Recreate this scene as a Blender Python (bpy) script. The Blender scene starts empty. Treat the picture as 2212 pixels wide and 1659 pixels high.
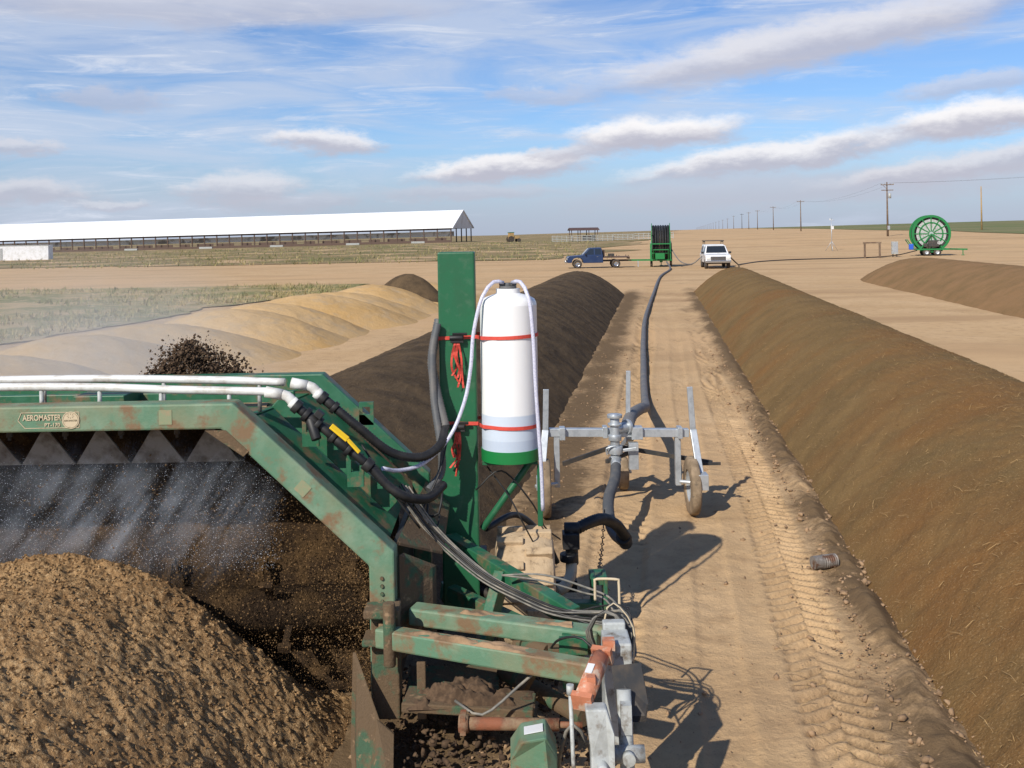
import bpy, bmesh, math, random
import numpy as np
from mathutils import Vector, Matrix, Euler
random.seed(7)
scene = bpy.context.scene
coll = scene.collection

# ------------------------------------------------------------------ noise
_T = {}
def vn(x, y, seed=0):
    if seed not in _T:
        _T[seed] = np.random.RandomState(seed + 11).rand(256, 256)
    T = _T[seed]
    xi = np.floor(x).astype(int); yi = np.floor(y).astype(int)
    fx = x - xi; fy = y - yi
    fx = fx * fx * (3 - 2 * fx); fy = fy * fy * (3 - 2 * fy)
    a = T[xi & 255, yi & 255]; b = T[(xi + 1) & 255, yi & 255]
    c = T[xi & 255, (yi + 1) & 255]; d = T[(xi + 1) & 255, (yi + 1) & 255]
    return (a * (1 - fx) + b * fx) * (1 - fy) + (c * (1 - fx) + d * fx) * fy
def fbm(x, y, octv=4, seed=0):
    s = 0; a = 1.0; n = 0
    for i in range(octv):
        s = s + a * (vn(x * 2 ** i + 17.3 * i, y * 2 ** i + 5.1 * i, seed + i) - 0.5)
        n += a; a *= 0.5
    return s / n
def sst(a, b, x):
    t = np.clip((x - a) / (b - a), 0, 1)
    return t * t * (3 - 2 * t)

# ------------------------------------------------------------------ materials
def new_mat(name):
    m = bpy.data.materials.new(name); m.use_nodes = True
    nt = m.node_tree; b = nt.nodes['Principled BSDF']
    return m, nt, b
def mat(name, c, rough=0.6, metal=0.0, c2=None, scale=4.0, lo=0.45, hi=0.65, bump=0.0, bscale=60.0, detail=6, c3=None, s3=20.0, lo3=0.6, hi3=0.7, spec=0.5, bdist=0.01, stretch=None, c4=None, s4=2.0, lo4=0.5, hi4=0.65):
    m, nt, b = new_mat(name)
    L = nt.links; N = nt.nodes
    b.inputs['Roughness'].default_value = rough
    b.inputs['Metallic'].default_value = metal
    b.inputs['Specular IOR Level'].default_value = spec
    b.inputs['Base Color'].default_value = (*c, 1)
    g = N.new('ShaderNodeNewGeometry')
    vec = g.outputs['Position']
    if stretch:
        mp = N.new('ShaderNodeMapping'); mp.inputs['Scale'].default_value = stretch
        L.new(vec, mp.inputs['Vector']); vec = mp.outputs[0]
    def layer(col_in, cc, sc, lo, hi, det):
        n = N.new('ShaderNodeTexNoise'); n.inputs['Scale'].default_value = sc; n.inputs['Detail'].default_value = det
        n.inputs['Roughness'].default_value = 0.62
        L.new(vec, n.inputs['Vector'])
        r = N.new('ShaderNodeMapRange'); r.inputs[1].default_value = lo; r.inputs[2].default_value = hi
        L.new(n.outputs['Fac'], r.inputs[0])
        mx = N.new('ShaderNodeMix'); mx.data_type = 'RGBA'
        L.new(r.outputs[0], mx.inputs[0])
        if isinstance(col_in, tuple): mx.inputs[6].default_value = (*col_in, 1)
        else: L.new(col_in, mx.inputs[6])
        mx.inputs[7].default_value = (*cc, 1)
        return mx.outputs[2]
    out = None
    if c2: out = layer(c, c2, scale, lo, hi, detail)
    if c4: out = layer(out if out else c, c4, s4, lo4, hi4, detail)
    if c3: out = layer(out if out else c, c3, s3, lo3, hi3, detail)
    if out: L.new(out, b.inputs['Base Color'])
    if bump:
        n = N.new('ShaderNodeTexNoise'); n.inputs['Scale'].default_value = bscale; n.inputs['Detail'].default_value = 8
        n.inputs['Roughness'].default_value = 0.65
        L.new(vec, n.inputs['Vector'])
        bp = N.new('ShaderNodeBump'); bp.inputs['Strength'].default_value = bump; bp.inputs['Distance'].default_value = bdist
        L.new(n.outputs['Fac'], bp.inputs['Height']); L.new(bp.outputs[0], b.inputs['Normal'])
    return m

M = {}
M['green'] = mat('dark_green_paint', (0.014, 0.105, 0.048), 0.5, c2=(0.035, 0.14, 0.078), scale=5, bump=0.15, bscale=40, c3=(0.17, 0.11, 0.06), s3=9, lo3=0.50, hi3=0.66)
M['green2'] = mat('faded_green_paint', (0.10, 0.205, 0.125), 0.65, c2=(0.18, 0.27, 0.18), scale=4, bump=0.25, bscale=50, c3=(0.19, 0.12, 0.062), s3=6, lo3=0.51, hi3=0.63, c4=(0.23, 0.21, 0.12), s4=1.7, lo4=0.45, hi4=0.72)
M['green3'] = mat('clean_green_paint', (0.012, 0.115, 0.048), 0.45, c2=(0.02, 0.095, 0.042), scale=3, bump=0.08, bscale=30, c3=(0.06, 0.14, 0.08), s3=14, lo3=0.55, hi3=0.8)
M['greenb'] = mat('bright_green_plastic', (0.01, 0.18, 0.045), 0.4, c2=(0.012, 0.15, 0.038), scale=3)
M['soiled'] = mat('soil_caked_steel', (0.12, 0.078, 0.042), 0.9, c2=(0.05, 0.10, 0.055), scale=7, lo=0.52, hi=0.62, bump=0.7, bscale=50, c3=(0.26, 0.17, 0.095), s3=15)
M['galv'] = mat('galvanized_steel', (0.52, 0.55, 0.57), 0.42, 0.55, c2=(0.40, 0.43, 0.45), scale=14, bump=0.05, bscale=90)
M['greyp'] = mat('grey_painted_steel', (0.42, 0.44, 0.43), 0.5, c2=(0.30, 0.31, 0.29), scale=10, c3=(0.14, 0.11, 0.08), s3=11, lo3=0.52, hi3=0.66, bump=0.15)
M['pvc'] = mat('white_pipe', (0.68, 0.68, 0.65), 0.4, c2=(0.42, 0.38, 0.32), scale=9, lo=0.48, hi=0.72)
M['black'] = mat('black_rubber', (0.012, 0.012, 0.013), 0.55, c2=(0.03, 0.028, 0.026), scale=12)
M['ghose'] = mat('grey_ribbed_hose', (0.085, 0.09, 0.095), 0.6, c2=(0.14, 0.13, 0.12), scale=10)
M['fhose'] = mat('flat_grey_hose', (0.125, 0.125, 0.13), 0.65, c2=(0.19, 0.17, 0.145), scale=3, bump=0.2)
M['tube'] = mat('clear_braided_tube', (0.62, 0.62, 0.72), 0.25, c2=(0.42, 0.42, 0.56), scale=90)
M['cable'] = mat('dusty_cable', (0.13, 0.125, 0.11), 0.6, c2=(0.28, 0.25, 0.2), scale=10)
M['red'] = mat('red_strap', (0.62, 0.07, 0.045), 0.7, c2=(0.5, 0.05, 0.035), scale=20)
M['yellow'] = mat('yellow_handle', (0.85, 0.55, 0.02), 0.4)
M['orange'] = mat('orange_cylinder_paint', (0.52, 0.19, 0.10), 0.6, c2=(0.36, 0.15, 0.08), scale=12, bump=0.3, c3=(0.52, 0.38, 0.28), s3=14, lo3=0.52, hi3=0.62)
M['rust'] = mat('rusty_red_steel', (0.22, 0.075, 0.035), 0.8, c2=(0.12, 0.06, 0.035), scale=10, bump=0.4, c3=(0.25, 0.17, 0.10), s3=8, lo3=0.47, hi3=0.62)
M['dark'] = mat('dark_steel', (0.03, 0.03, 0.03), 0.6, c2=(0.07, 0.055, 0.04), scale=8, bump=0.1)
M['can'] = mat('dirty_threaded_steel', (0.20, 0.18, 0.16), 0.6, 0.3, c2=(0.34, 0.31, 0.28), scale=14, c3=(0.12, 0.06, 0.035), s3=10, lo3=0.5, hi3=0.6)
M['tyre'] = mat('tan_dusty_tyre', (0.20, 0.145, 0.09), 0.95, c2=(0.34, 0.25, 0.16), scale=8, bump=0.5, bscale=40, c3=(0.06, 0.05, 0.04), s3=12)
M['tyre_lit'] = mat('lit_mud_tyre', (0.50, 0.37, 0.23), 1.0, c2=(0.38, 0.27, 0.16), scale=8, bump=0.8, bscale=30, c3=(0.18, 0.13, 0.085), s3=16, lo3=0.57, hi3=0.70)  # mud colour brightened to stand in for light on the shadowed tyre
M['tyreb'] = mat('black_dusty_tyre', (0.035, 0.03, 0.028), 0.9, c2=(0.12, 0.09, 0.06), scale=8, bump=0.3)
M['wood'] = mat('weathered_wood', (0.13, 0.085, 0.055), 0.9, c2=(0.22, 0.16, 0.11), scale=3, bump=0.4)
M['white'] = mat('white_paint', (0.75, 0.76, 0.77), 0.3, c2=(0.62, 0.62, 0.6), scale=2)
M['blue'] = mat('blue_car_paint', (0.012, 0.03, 0.09), 0.35, c2=(0.02, 0.04, 0.10), scale=2)
M['bluep'] = mat('bright_blue_plastic', (0.02, 0.10, 0.5), 0.4)
M['glass'] = mat('dark_glass', (0.02, 0.025, 0.03), 0.08, spec=0.8)
M['lamp'] = mat('lamp_lens', (0.7, 0.7, 0.65), 0.15)
M['chrome'] = mat('chrome', (0.5, 0.5, 0.5), 0.2, 0.9)
M['decal'] = mat('cream_decal', (0.55, 0.45, 0.30), 0.6, c2=(0.30, 0.25, 0.14), scale=25, lo=0.55, hi=0.7)
M['decalbrown'] = mat('brown_decal', (0.13, 0.10, 0.05), 0.6)
M['clod'] = mat('compost_clod', (0.06, 0.036, 0.02), 1.0, c2=(0.13, 0.08, 0.045), scale=20)
M['clodl'] = mat('dry_clod', (0.34, 0.22, 0.125), 1.0, c2=(0.16, 0.10, 0.055), scale=6, bump=0.6, bscale=40)
M['straw'] = mat('straw', (0.42, 0.27, 0.11), 0.8, c2=(0.25, 0.16, 0.07), scale=5)
M['drop'] = mat('water_droplet_material', (0.85, 0.88, 0.95), 0.1)
M['comp_r'] = mat('brown_compost', (0.200, 0.126, 0.052), 1.0, c2=(0.140, 0.090, 0.038), scale=1.1, lo=0.38, hi=0.70, bump=1.0, bscale=34, c3=(0.34, 0.23, 0.115), s3=70, lo3=0.56, hi3=0.70, bdist=0.018, spec=0.1, c4=(0.195, 0.100, 0.036), s4=0.45, lo4=0.46, hi4=0.66)
M['comp_l'] = mat('dark_compost', (0.115, 0.078, 0.044), 1.0, c2=(0.065, 0.046, 0.029), scale=1.6, lo=0.42, hi=0.62, bump=1.0, bscale=34, c3=(0.20, 0.14, 0.08), s3=60, lo3=0.57, hi3=0.70, bdist=0.018, spec=0.1)
M['comp_p'] = mat('pale_reddish_compost', (0.255, 0.150, 0.072), 1.0, c2=(0.19, 0.12, 0.055), scale=0.8, lo=0.4, hi=0.65, bump=0.8, bscale=20, c3=(0.36, 0.24, 0.13), s3=40, lo3=0.56, hi3=0.7, bdist=0.02, spec=0.1)
M['comp_f'] = mat('granular_compost', (0.46, 0.285, 0.135), 1.0, c2=(0.12, 0.068, 0.032), scale=27, lo=0.49, hi=0.60, bump=1.0, bscale=55, c3=(0.56, 0.38, 0.20), s3=48, lo3=0.53, hi3=0.66, bdist=0.025, spec=0.1, c4=(0.30, 0.175, 0.08), s4=1.6, lo4=0.42, hi4=0.62)
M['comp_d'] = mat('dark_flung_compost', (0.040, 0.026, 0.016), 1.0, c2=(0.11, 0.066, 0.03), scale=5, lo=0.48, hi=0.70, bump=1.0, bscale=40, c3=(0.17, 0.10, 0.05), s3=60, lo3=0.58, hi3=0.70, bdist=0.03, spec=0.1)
M['comp_m'] = mat('flung_compost_crumb', (0.20, 0.12, 0.055), 1.0, c2=(0.09, 0.055, 0.027), scale=12, spec=0.1)
M['sandp'] = mat('golden_bedding', (0.54, 0.36, 0.175), 1.0, c2=(0.50, 0.31, 0.125), scale=0.3, lo=0.42, hi=0.66, bump=0.7, bscale=6, c3=(0.46, 0.33, 0.19), s3=2.2, lo3=0.5, hi3=0.70, bdist=0.04, spec=0.1)
M['roof'] = mat('white_metal_roof', (0.86, 0.87, 0.88), 0.6, c2=(0.78, 0.80, 0.82), scale=0.05)
M['roofd'] = mat('brown_metal_roof', (0.10, 0.055, 0.04), 0.6)
M['beige'] = mat('beige_cladding', (0.72, 0.68, 0.63), 0.8, c2=(0.60, 0.55, 0.50), scale=0.4)
M['steelb'] = mat('brown_steel_post', (0.09, 0.055, 0.04), 0.7)
M['backpanel'] = mat('bright_back_panel', (0.80, 0.76, 0.70), 0.8, c2=(0.30, 0.26, 0.22), scale=0.25, lo=0.5, hi=0.6)  # panel colour brightened to stand in for light inside the shadowed barn

# ------------------------------------------------------------------ mesh builder
def catmull(pts, step=0.05):
    P = [Vector(p) for p in pts]
    P = [P[0] * 2 - P[1]] + P + [P[-1] * 2 - P[-2]]
    out = []
    for i in range(1, len(P) - 2):
        p0, p1, p2, p3 = P[i - 1], P[i], P[i + 1], P[i + 2]
        n = max(2, int((p2 - p1).length / step))
        for k in range(n):
            t = k / n
            out.append(0.5 * ((2 * p1) + (p2 - p0) * t + (2 * p0 - 5 * p1 + 4 * p2 - p3) * t * t + (3 * p1 - p0 - 3 * p2 + p3) * t ** 3))
    out.append(P[-2]); return out

class MB:
    def __init__(s): s.v = []; s.f = []; s.m = []; s.sm = []
    def add(s, vs, fs, mi=0, smooth=False):
        o = len(s.v); s.v += [tuple(v) for v in vs]
        s.f += [tuple(i + o for i in f) for f in fs]; s.m += [mi] * len(fs); s.sm += [smooth] * len(fs); return s
    def box(s, c, size, rot=(0, 0, 0), mi=0):
        Rm = Euler(rot).to_matrix(); c = Vector(c); h = [x / 2 for x in size]
        vs = [c + Rm @ Vector((sx * h[0], sy * h[1], sz * h[2])) for sx in (-1, 1) for sy in (-1, 1) for sz in (-1, 1)]
        return s.add(vs, [(0, 1, 3, 2), (4, 6, 7, 5), (0, 4, 5, 1), (2, 3, 7, 6), (0, 2, 6, 4), (1, 5, 7, 3)], mi)
    def beam(s, p0, p1, w, h, mi=0, up=(0, 0, 1)):
        p0 = Vector(p0); p1 = Vector(p1); d = (p1 - p0).normalized(); up = Vector(up)
        a = d.cross(up)
        if a.length < 1e-4: a = d.cross(Vector((0, 1, 0)))
        a.normalize(); b = a.cross(d).normalized()
        vs = [p + a * sa * w / 2 + b * sb * h / 2 for p in (p0, p1) for sa, sb in ((-1, -1), (1, -1), (1, 1), (-1, 1))]
        return s.add(vs, [(0, 1, 2, 3), (7, 6, 5, 4), (0, 4, 5, 1), (1, 5, 6, 2), (2, 6, 7, 3), (3, 7, 4, 0)], mi)
    def ring(s, p, a, b, r, n): return [p + a * (r * math.cos(2 * math.pi * k / n)) + b * (r * math.sin(2 * math.pi * k / n)) for k in range(n)]
    def sweep(s, pts, radii, n=10, mi=0, caps=True, smooth=True):
        pts = [Vector(p) for p in pts]; vs = []; fs = []
        d = (pts[1] - pts[0]).normalized(); a = d.orthogonal().normalized()
        for i, p in enumerate(pts):
            if i < len(pts) - 1: dn = (pts[i + 1] - pts[max(i - 1, 0)])
            else: dn = pts[i] - pts[i - 1]
            if dn.length > 1e-9: d = dn.normalized()
            a = (a - d * a.dot(d))
            if a.length < 1e-6: a = d.orthogonal()
            a.normalize(); b = d.cross(a)
            vs += s.ring(p, a, b, radii[i], n)
        for i in range(len(pts) - 1):
            for k in range(n):
                k2 = (k + 1) % n
                fs.append((i * n + k, i * n + k2, (i + 1) * n + k2, (i + 1) * n + k))
        s.add(vs, fs, mi, smooth)
        if caps:
            o = len(s.v) - len(vs)
            s.f.append(tuple(o + k for k in range(n))[::-1]); s.m.append(mi); s.sm.append(False)
            s.f.append(tuple(o + (len(pts) - 1) * n + k for k in range(n))); s.m.append(mi); s.sm.append(False)
        return s
    def cyl(s, p0, p1, r0, r1=None, n=16, mi=0): return s.sweep([p0, p1], [r0, r0 if r1 is None else r1], n, mi)
    def tube(s, pts, r, n=8, mi=0, step=0.05): 
        q = catmull(pts, step); return s.sweep(q, [r] * len(q), n, mi)
    def ribbed(s, pts, r, pitch=0.02, depth=0.07, n=12, mi=0):
        q = catmull(pts, pitch / 2)
        return s.sweep(q, [r * (1 + (depth if i % 2 else -depth)) for i in range(len(q))], n, mi, smooth=True)
    def prism(s, poly, vec, mi=0):
        n = len(poly); v = Vector(vec); vs = [Vector(p) for p in poly] + [Vector(p) + v for p in poly]
        fs = [tuple(range(n)), tuple(range(2 * n - 1, n - 1, -1))] + [(i, (i + 1) % n, n + (i + 1) % n, n + i) for i in range(n)]
        return s.add(vs, fs, mi)
    def rev(s, prof, c=(0, 0, 0), n=32, mi=0, axis='z', smooth=True, sy=1.0):
        vs = []; fs = []; c = Vector(c)
        for r, z in prof:
            for k in range(n):
                a = 2 * math.pi * k / n; p = (r * math.cos(a), r * math.sin(a) * sy, z)
                if axis == 'x': p = (p[2], p[0], p[1])
                if axis == 'y': p = (p[0], p[2], p[1])
                vs.append(c + Vector(p))
        for i in range(len(prof) - 1):
            for k in range(n):
                k2 = (k + 1) % n; fs.append((i * n + k, i * n + k2, (i + 1) * n + k2, (i + 1) * n + k))
        return s.add(vs, fs, mi, smooth)
    def obj(s, name, mats, parent=None, bevel=0.0, world=True, label=None):
        me = bpy.data.meshes.new(name); me.from_pydata(s.v, [], s.f); me.update()
        if not isinstance(mats, (list, tuple)): mats = [mats]
        for m in mats: me.materials.append(m)
        me.polygons.foreach_set('material_index', s.m); me.polygons.foreach_set('use_smooth', s.sm)
        bm = bmesh.new(); bm.from_mesh(me); bmesh.ops.recalc_face_normals(bm, faces=bm.faces); bm.to_mesh(me); bm.free()
        o = bpy.data.objects.new(name, me); coll.objects.link(o)
        if parent:
            o.parent = parent
            if world:
                w = Vector((0, 0, 0)); p = parent
                while p: w += p.location; p = p.parent
                o.location = -w
        if bevel:
            b = o.modifiers.new('Bevel', 'BEVEL'); b.width = bevel; b.segments = 2; b.limit_method = 'ANGLE'; b.angle_limit = math.radians(40)
        if label: o['label'] = label
        return o
def tag(o, label=None, category=None, group=None, kind=None):
    if label: o['label'] = label
    if category: o['category'] = category
    if group: o['group'] = group
    if kind: o['kind'] = kind
    return o
def thing(name, label, category, loc=(0, 0, 0), rot=(0, 0, 0), group=None):
    e = bpy.data.objects.new(name, None); coll.objects.link(e); e.location = loc; e.rotation_euler = rot
    e.empty_display_size = 0.2
    return tag(e, label, category, group)
def grid_mesh(name, X, Y, Z, m, smooth=True, attrs=None):
    r, c = X.shape
    co = np.stack([X, Y, Z], -1).reshape(-1, 3)
    i = np.arange(r * c).reshape(r, c)
    f = np.stack([i[:-1, :-1], i[:-1, 1:], i[1:, 1:], i[1:, :-1]], -1).reshape(-1, 4)
    me = bpy.data.meshes.new(name)
    me.vertices.add(len(co)); me.vertices.foreach_set('co', co.ravel().astype(np.float32))
    me.loops.add(f.size); me.loops.foreach_set('vertex_index', f.ravel().astype(np.int32))
    me.polygons.add(len(f)); me.polygons.foreach_set('loop_start', np.arange(0, f.size, 4, dtype=np.int32))
    me.update(calc_edges=True); me.validate()
    me.polygons.foreach_set('use_smooth', np.ones(len(me.polygons), dtype=bool) if smooth else np.zeros(len(me.polygons), dtype=bool))
    for k, a in (attrs or {}).items():
        at = me.attributes.new(k, 'FLOAT', 'POINT'); at.data.foreach_set('value', a.ravel().astype(np.float32))
    me.materials.append(m)
    o = bpy.data.objects.new(name, me); coll.objects.link(o); return o

# ------------------------------------------------------------------ terrain
K = 0.145     # the windrows and the lane run in the direction (K, 1)
def terrain(x, y):
    T = np.interp(x, [-170, -60, -18, 15, 70], [-0.15, 0.25, 0.45, 0.5, 1.0])
    z = 2.2 * sst(110, 230, y) * T
    z = z + 3.0 * sst(180, 420, y) * sst(50, 220, x)
    return z
def grow(start, step, g, lim):
    out = []; x = start
    while x < lim:
        step *= g; x += step; out.append(x)
    return np.array(out)
xs = np.concatenate([-grow(1.2, 0.024, 1.12, 6000)[::-1], np.linspace(-1.2, 4.6, 270), 4.6 + grow(0, 0.024, 1.12, 6000)])
ys = np.concatenate([[-60, -30, -12, -4, 0, 2, 3.2], np.arange(4.4, 16, 0.021), 16 + grow(0, 0.024, 1.03, 9000)])
X, Y = np.meshgrid(xs, ys)
t = X - K * Y
Z = terrain(X, Y)
near = 1 - sst(40, 90, Y)
Z = Z + near * (0.05 * fbm(X * 0.7, Y * 0.7, 3, 3) + 0.022 * fbm(X * 7, Y * 7, 3, 5))
lug_shade = np.zeros_like(X)
def track(t0, w, dep, amp, per, thr=-0.25):
    global lug_shade
    d = t - t0 + 0.03 * np.sin(Y * 0.4)
    m = (1 - sst(w * 0.42, w * 0.56, np.abs(d)))
    fade = sst(thr, thr + 0.3, fbm(X * 1.1 + 3, Y * 0.7, 3, 31))
    side = np.where(d > 0, 0.5, 0)
    lug = np.sin(2 * np.pi * ((Y + 0.7 * np.abs(d)) / per + side) + 2.2 * fbm(X * 3, Y * 3, 3, 35))
    lug_shade = np.maximum(lug_shade, m * fade * sst(0.1, -0.7, lug) * near)
    rim = np.exp(-((np.abs(d) - w * 0.56) / 0.06) ** 2)
    return m * (-dep + amp * fade * sst(-0.45, 0.45, lug)) + rim * dep * 0.4
Z = Z + near * (track(1.08, 0.46, 0.030, 0.036, 0.15, -0.3) + track(-0.45, 0.55, 0.03, 0.022, 0.2) + track(0.40, 0.3, 0.014, 0.012, 0.12, 0.0))
Z = Z + near * (0.08 * np.exp(-((t - 1.60) / 0.13) ** 2) * (0.2 + vn(X * 3, Y * 3, 8) + 0.7 * vn(X * 11, Y * 11, 8)))
soil = 1.2 * np.exp(-((t - 1.68) / 0.32) ** 2) * (0.8 + 1.1 * fbm(X * 2.2, Y * 1.3, 4, 21)) + 1.1 * np.exp(-((t + 1.35) / 0.5) ** 2) * (0.9 + 0.9 * fbm(X * 2.2, Y * 1.2, 4, 22))
soil = soil * (1 - sst(48, 56, Y)) + 0.30 * sst(0.04, 0.25, fbm(X * 0.9, Y * 0.5, 4, 23)) * near + 0.32 * lug_shade  # tread grooves also darkened in the colour, standing in for their shade
soil = soil + 0.9 * (1 - sst(-1.6, -0.2, X)) * (1 - sst(8, 12, Y)) * near  # ground also darkened under and around the turner and pile
soil = np.clip(soil, 0, 1)

gm, nt, b = new_mat('sandy_ground')
N = nt.nodes; L = nt.links
b.inputs['Roughness'].default_value = 1.0; b.inputs['Specular IOR Level'].default_value = 0.1
geo = N.new('ShaderNodeNewGeometry')
def nz(scale, det=6, rough=0.6, vec=None):
    n = N.new('ShaderNodeTexNoise'); n.inputs['Scale'].default_value = scale; n.inputs['Detail'].default_value = det; n.inputs['Roughness'].default_value = rough
    L.new(vec or geo.outputs['Position'], n.inputs['Vector']); return n.outputs['Fac']
def mr(v, a, bb, c=0, d=1):
    r = N.new('ShaderNodeMapRange'); r.inputs[1].default_value = a; r.inputs[2].default_value = bb; r.inputs[3].default_value = c; r.inputs[4].default_value = d
    L.new(v, r.inputs[0]); return r.outputs[0]
def mixc(f, a, bb):
    m = N.new('ShaderNodeMix'); m.data_type = 'RGBA'; L.new(f, m.inputs[0])
    for k, q in ((6, a), (7, bb)):
        if isinstance(q, tuple): m.inputs[k].default_value = (*q, 1)
        else: L.new(q, m.inputs[k])
    return m.outputs[2]
c = mixc(mr(nz(0.35, 5), 0.35, 0.65), (0.51, 0.34, 0.18), (0.58, 0.40, 0.225))
c = mixc(mr(nz(3.0, 8, 0.7), 0.5, 0.75), c, (0.38, 0.245, 0.13))
mpp = N.new('ShaderNodeMapping'); mpp.inputs['Rotation'].default_value = (0, 0, 0.12); mpp.inputs['Scale'].default_value = (0.035, 0.28, 1); L.new(geo.outputs['Position'], mpp.inputs[0])
c = mixc(mr(nz(1.0, 7, 0.6, mpp.outputs[0]), 0.48, 0.66), c, (0.42, 0.275, 0.15))
c = mixc(mr(nz(0.05, 4), 0.5, 0.62), c, (0.56, 0.37, 0.20))
c = mixc(mr(nz(40, 4, 0.7), 0.60, 0.73), c, (0.25, 0.165, 0.09))
at = N.new('ShaderNodeAttribute'); at.attribute_name = 'soil'
mm = N.new('ShaderNodeMath'); mm.operation = 'MULTIPLY_ADD'; L.new(nz(9, 8, 0.75), mm.inputs[0]); mm.inputs[1].default_value = 1.4; mm.inputs[2].default_value = -0.7
ad = N.new('ShaderNodeMath'); ad.operation = 'ADD'; L.new(mm.outputs[0], ad.inputs[0]); L.new(at.outputs['Fac'], ad.inputs[1])
c = mixc(mr(ad.outputs[0], 0.2, 0.85), c, (0.16, 0.106, 0.058))
L.new(c, b.inputs['Base Color'])
bp = N.new('ShaderNodeBump'); bp.inputs['Strength'].default_value = 0.9; bp.inputs['Distance'].default_value = 0.02
L.new(nz(22, 9, 0.7), bp.inputs['Height']); L.new(bp.outputs[0], b.inputs['Normal'])
ground = tag(grid_mesh('ground', X, Y, Z, gm, attrs={'soil': soil}), 'wide sheet of tan sandy dirt with tyre tracks', 'ground', kind='structure')

def sheet(name, outline, m, label, dz=0.05, nx=120, ny=120):
    ysx, xl, xr = outline
    yy = np.exp(np.linspace(math.log(ysx[0]), math.log(ysx[-1]), ny))
    L_ = np.interp(yy, ysx, xl); R_ = np.interp(yy, ysx, xr)
    u = np.linspace(0, 1, nx)[None, :]
    XX = L_[:, None] * (1 - u) + R_[:, None] * u
    YY = np.repeat(yy[:, None], nx, 1)
    rag = 0.06 * yy[:, None] * fbm(YY * 0.15, XX * 0 + 3.3, 4, 41)
    XX = XX + rag * (u ** 8) * 2
    YY = YY + (0.10 * fbm(XX * 0.08, YY * 0 + 1.7, 4, 43)) * YY * np.exp(-((np.arange(ny)[:, None]) / 4.0) ** 2)
    return tag(grid_mesh(name, XX, YY, terrain(XX, YY) + dz, m), label, 'field', kind='structure')
M['past'] = mat('dry_pasture', (0.26, 0.195, 0.10), 1.0, c2=(0.16, 0.15, 0.065), scale=0.06, lo=0.45, hi=0.6, c3=(0.48, 0.33, 0.19), s3=0.1, lo3=0.52, hi3=0.60, spec=0.1, bump=0.6, bscale=1.5, bdist=0.2)
M['crop'] = mat('green_crop', (0.15, 0.17, 0.07), 1.0, c2=(0.21, 0.19, 0.095), scale=0.03, lo=0.4, hi=0.6, spec=0.1)
M['patch'] = mat('dry_weeds', (0.44, 0.32, 0.17), 1.0, c2=(0.26, 0.23, 0.11), scale=0.5, lo=0.46, hi=0.6, c3=(0.50, 0.36, 0.21), s3=1.6, lo3=0.52, hi3=0.64, spec=0.1, bump=0.8, bscale=8, bdist=0.08, c4=(0.19, 0.19, 0.075), s4=0.16, lo4=0.46, hi4=0.58)
sheet('grass_field', ([118, 150, 230, 420, 9000], [-400, -500, -900, -1500, -9000], [2, 14, 30, 60, 1500]), M['past'], 'dry brown and green pasture around the barn')
sheet('crop_field', ([175, 200, 300, 600, 9000], [95, 92, 105, 150, 1600], [400, 500, 900, 1500, 9000]), M['crop'], 'low green crop field on a gentle rise', 0.08)
sheet('grass_patch', ([27, 34, 44, 55, 64], [-40, -45, -50, -55, -60], [-16, -14.5, -13.5, -9.5, -10]), M['patch'], 'patch of short dry weeds beside the yard', 0.04)

# ------------------------------------------------------------------ compost windrows and piles
def windrow(name, tc, hw, H, y0, y1, m, seed, rows=0.006, cols=170, end0=0, end1=4, k=K, amp=1.0, x0=None):
    n = int(math.log(y1 / y0) / rows)
    yy = np.exp(np.linspace(math.log(y0), math.log(y1), n))[:, None]
    w = np.linspace(-1, 1, cols)[None, :]
    YY = yy + 0 * w
    sc = np.ones_like(yy)
    if end1: sc = sc * np.sqrt(np.clip(1 - np.clip((yy - (y1 - end1)) / end1, 0, 1) ** 2, 0, 1))
    if end0: sc = sc * np.sqrt(np.clip(1 - np.clip(((y0 + end0) - yy) / end0, 0, 1) ** 2, 0, 1))
    hwv = hw * (0.35 + 0.65 * sc) * (1 + 0.025 * fbm(yy * 0.5, yy * 0 + seed, 3, seed))
    prof = np.cos(np.pi * w / 2) ** 0.95
    Hh = H * sc ** 1.1 * (1 + 0.015 * fbm(yy * 0.35, yy * 0 + 7, 3, seed + 3))
    XX = tc + k * YY + w * hwv
    ZZ = Hh * prof - 0.05
    bulge = amp * (0.012 * fbm(XX * 0.9, YY * 0.6, 3, seed + 5) + 0.028 * fbm(XX * 4, YY * 4, 4, seed + 6) + 0.03 * fbm(XX * 22, YY * 22, 2, seed + 9))
    edge = np.clip((1 - np.abs(w)) * 8, 0, 1)
    ZZ = ZZ + bulge * edge * np.clip(sc * 1.5, 0.05, 1)
    XX = XX + 0.08 * fbm(XX * 3, YY * 3, 3, seed + 8)
    return grid_mesh(name, XX, YY, ZZ, m)
w1 = windrow('compost_windrow', 3.8, 2.12, 1.27, 3.2, 53, M['comp_r'], 51, cols=280)
tag(w1, 'long rounded windrow of brown straw-flecked compost', 'compost pile', 'compost windrows')
w2 = windrow('compost_windrow', -3.9, 2.3, 1.25, 7.6, 52, M['comp_l'], 61, cols=180)
tag(w2, 'freshly turned dark compost windrow behind the machine', 'compost pile', 'compost windrows')
w3 = windrow('compost_windrow', 15.2, 3.2, 1.4, 22, 62, M['comp_p'], 71, rows=0.01, k=0.135, end1=7)
tag(w3, 'separate broad brown compost windrow across bare dirt', 'compost pile', 'compost windrows')

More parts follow.
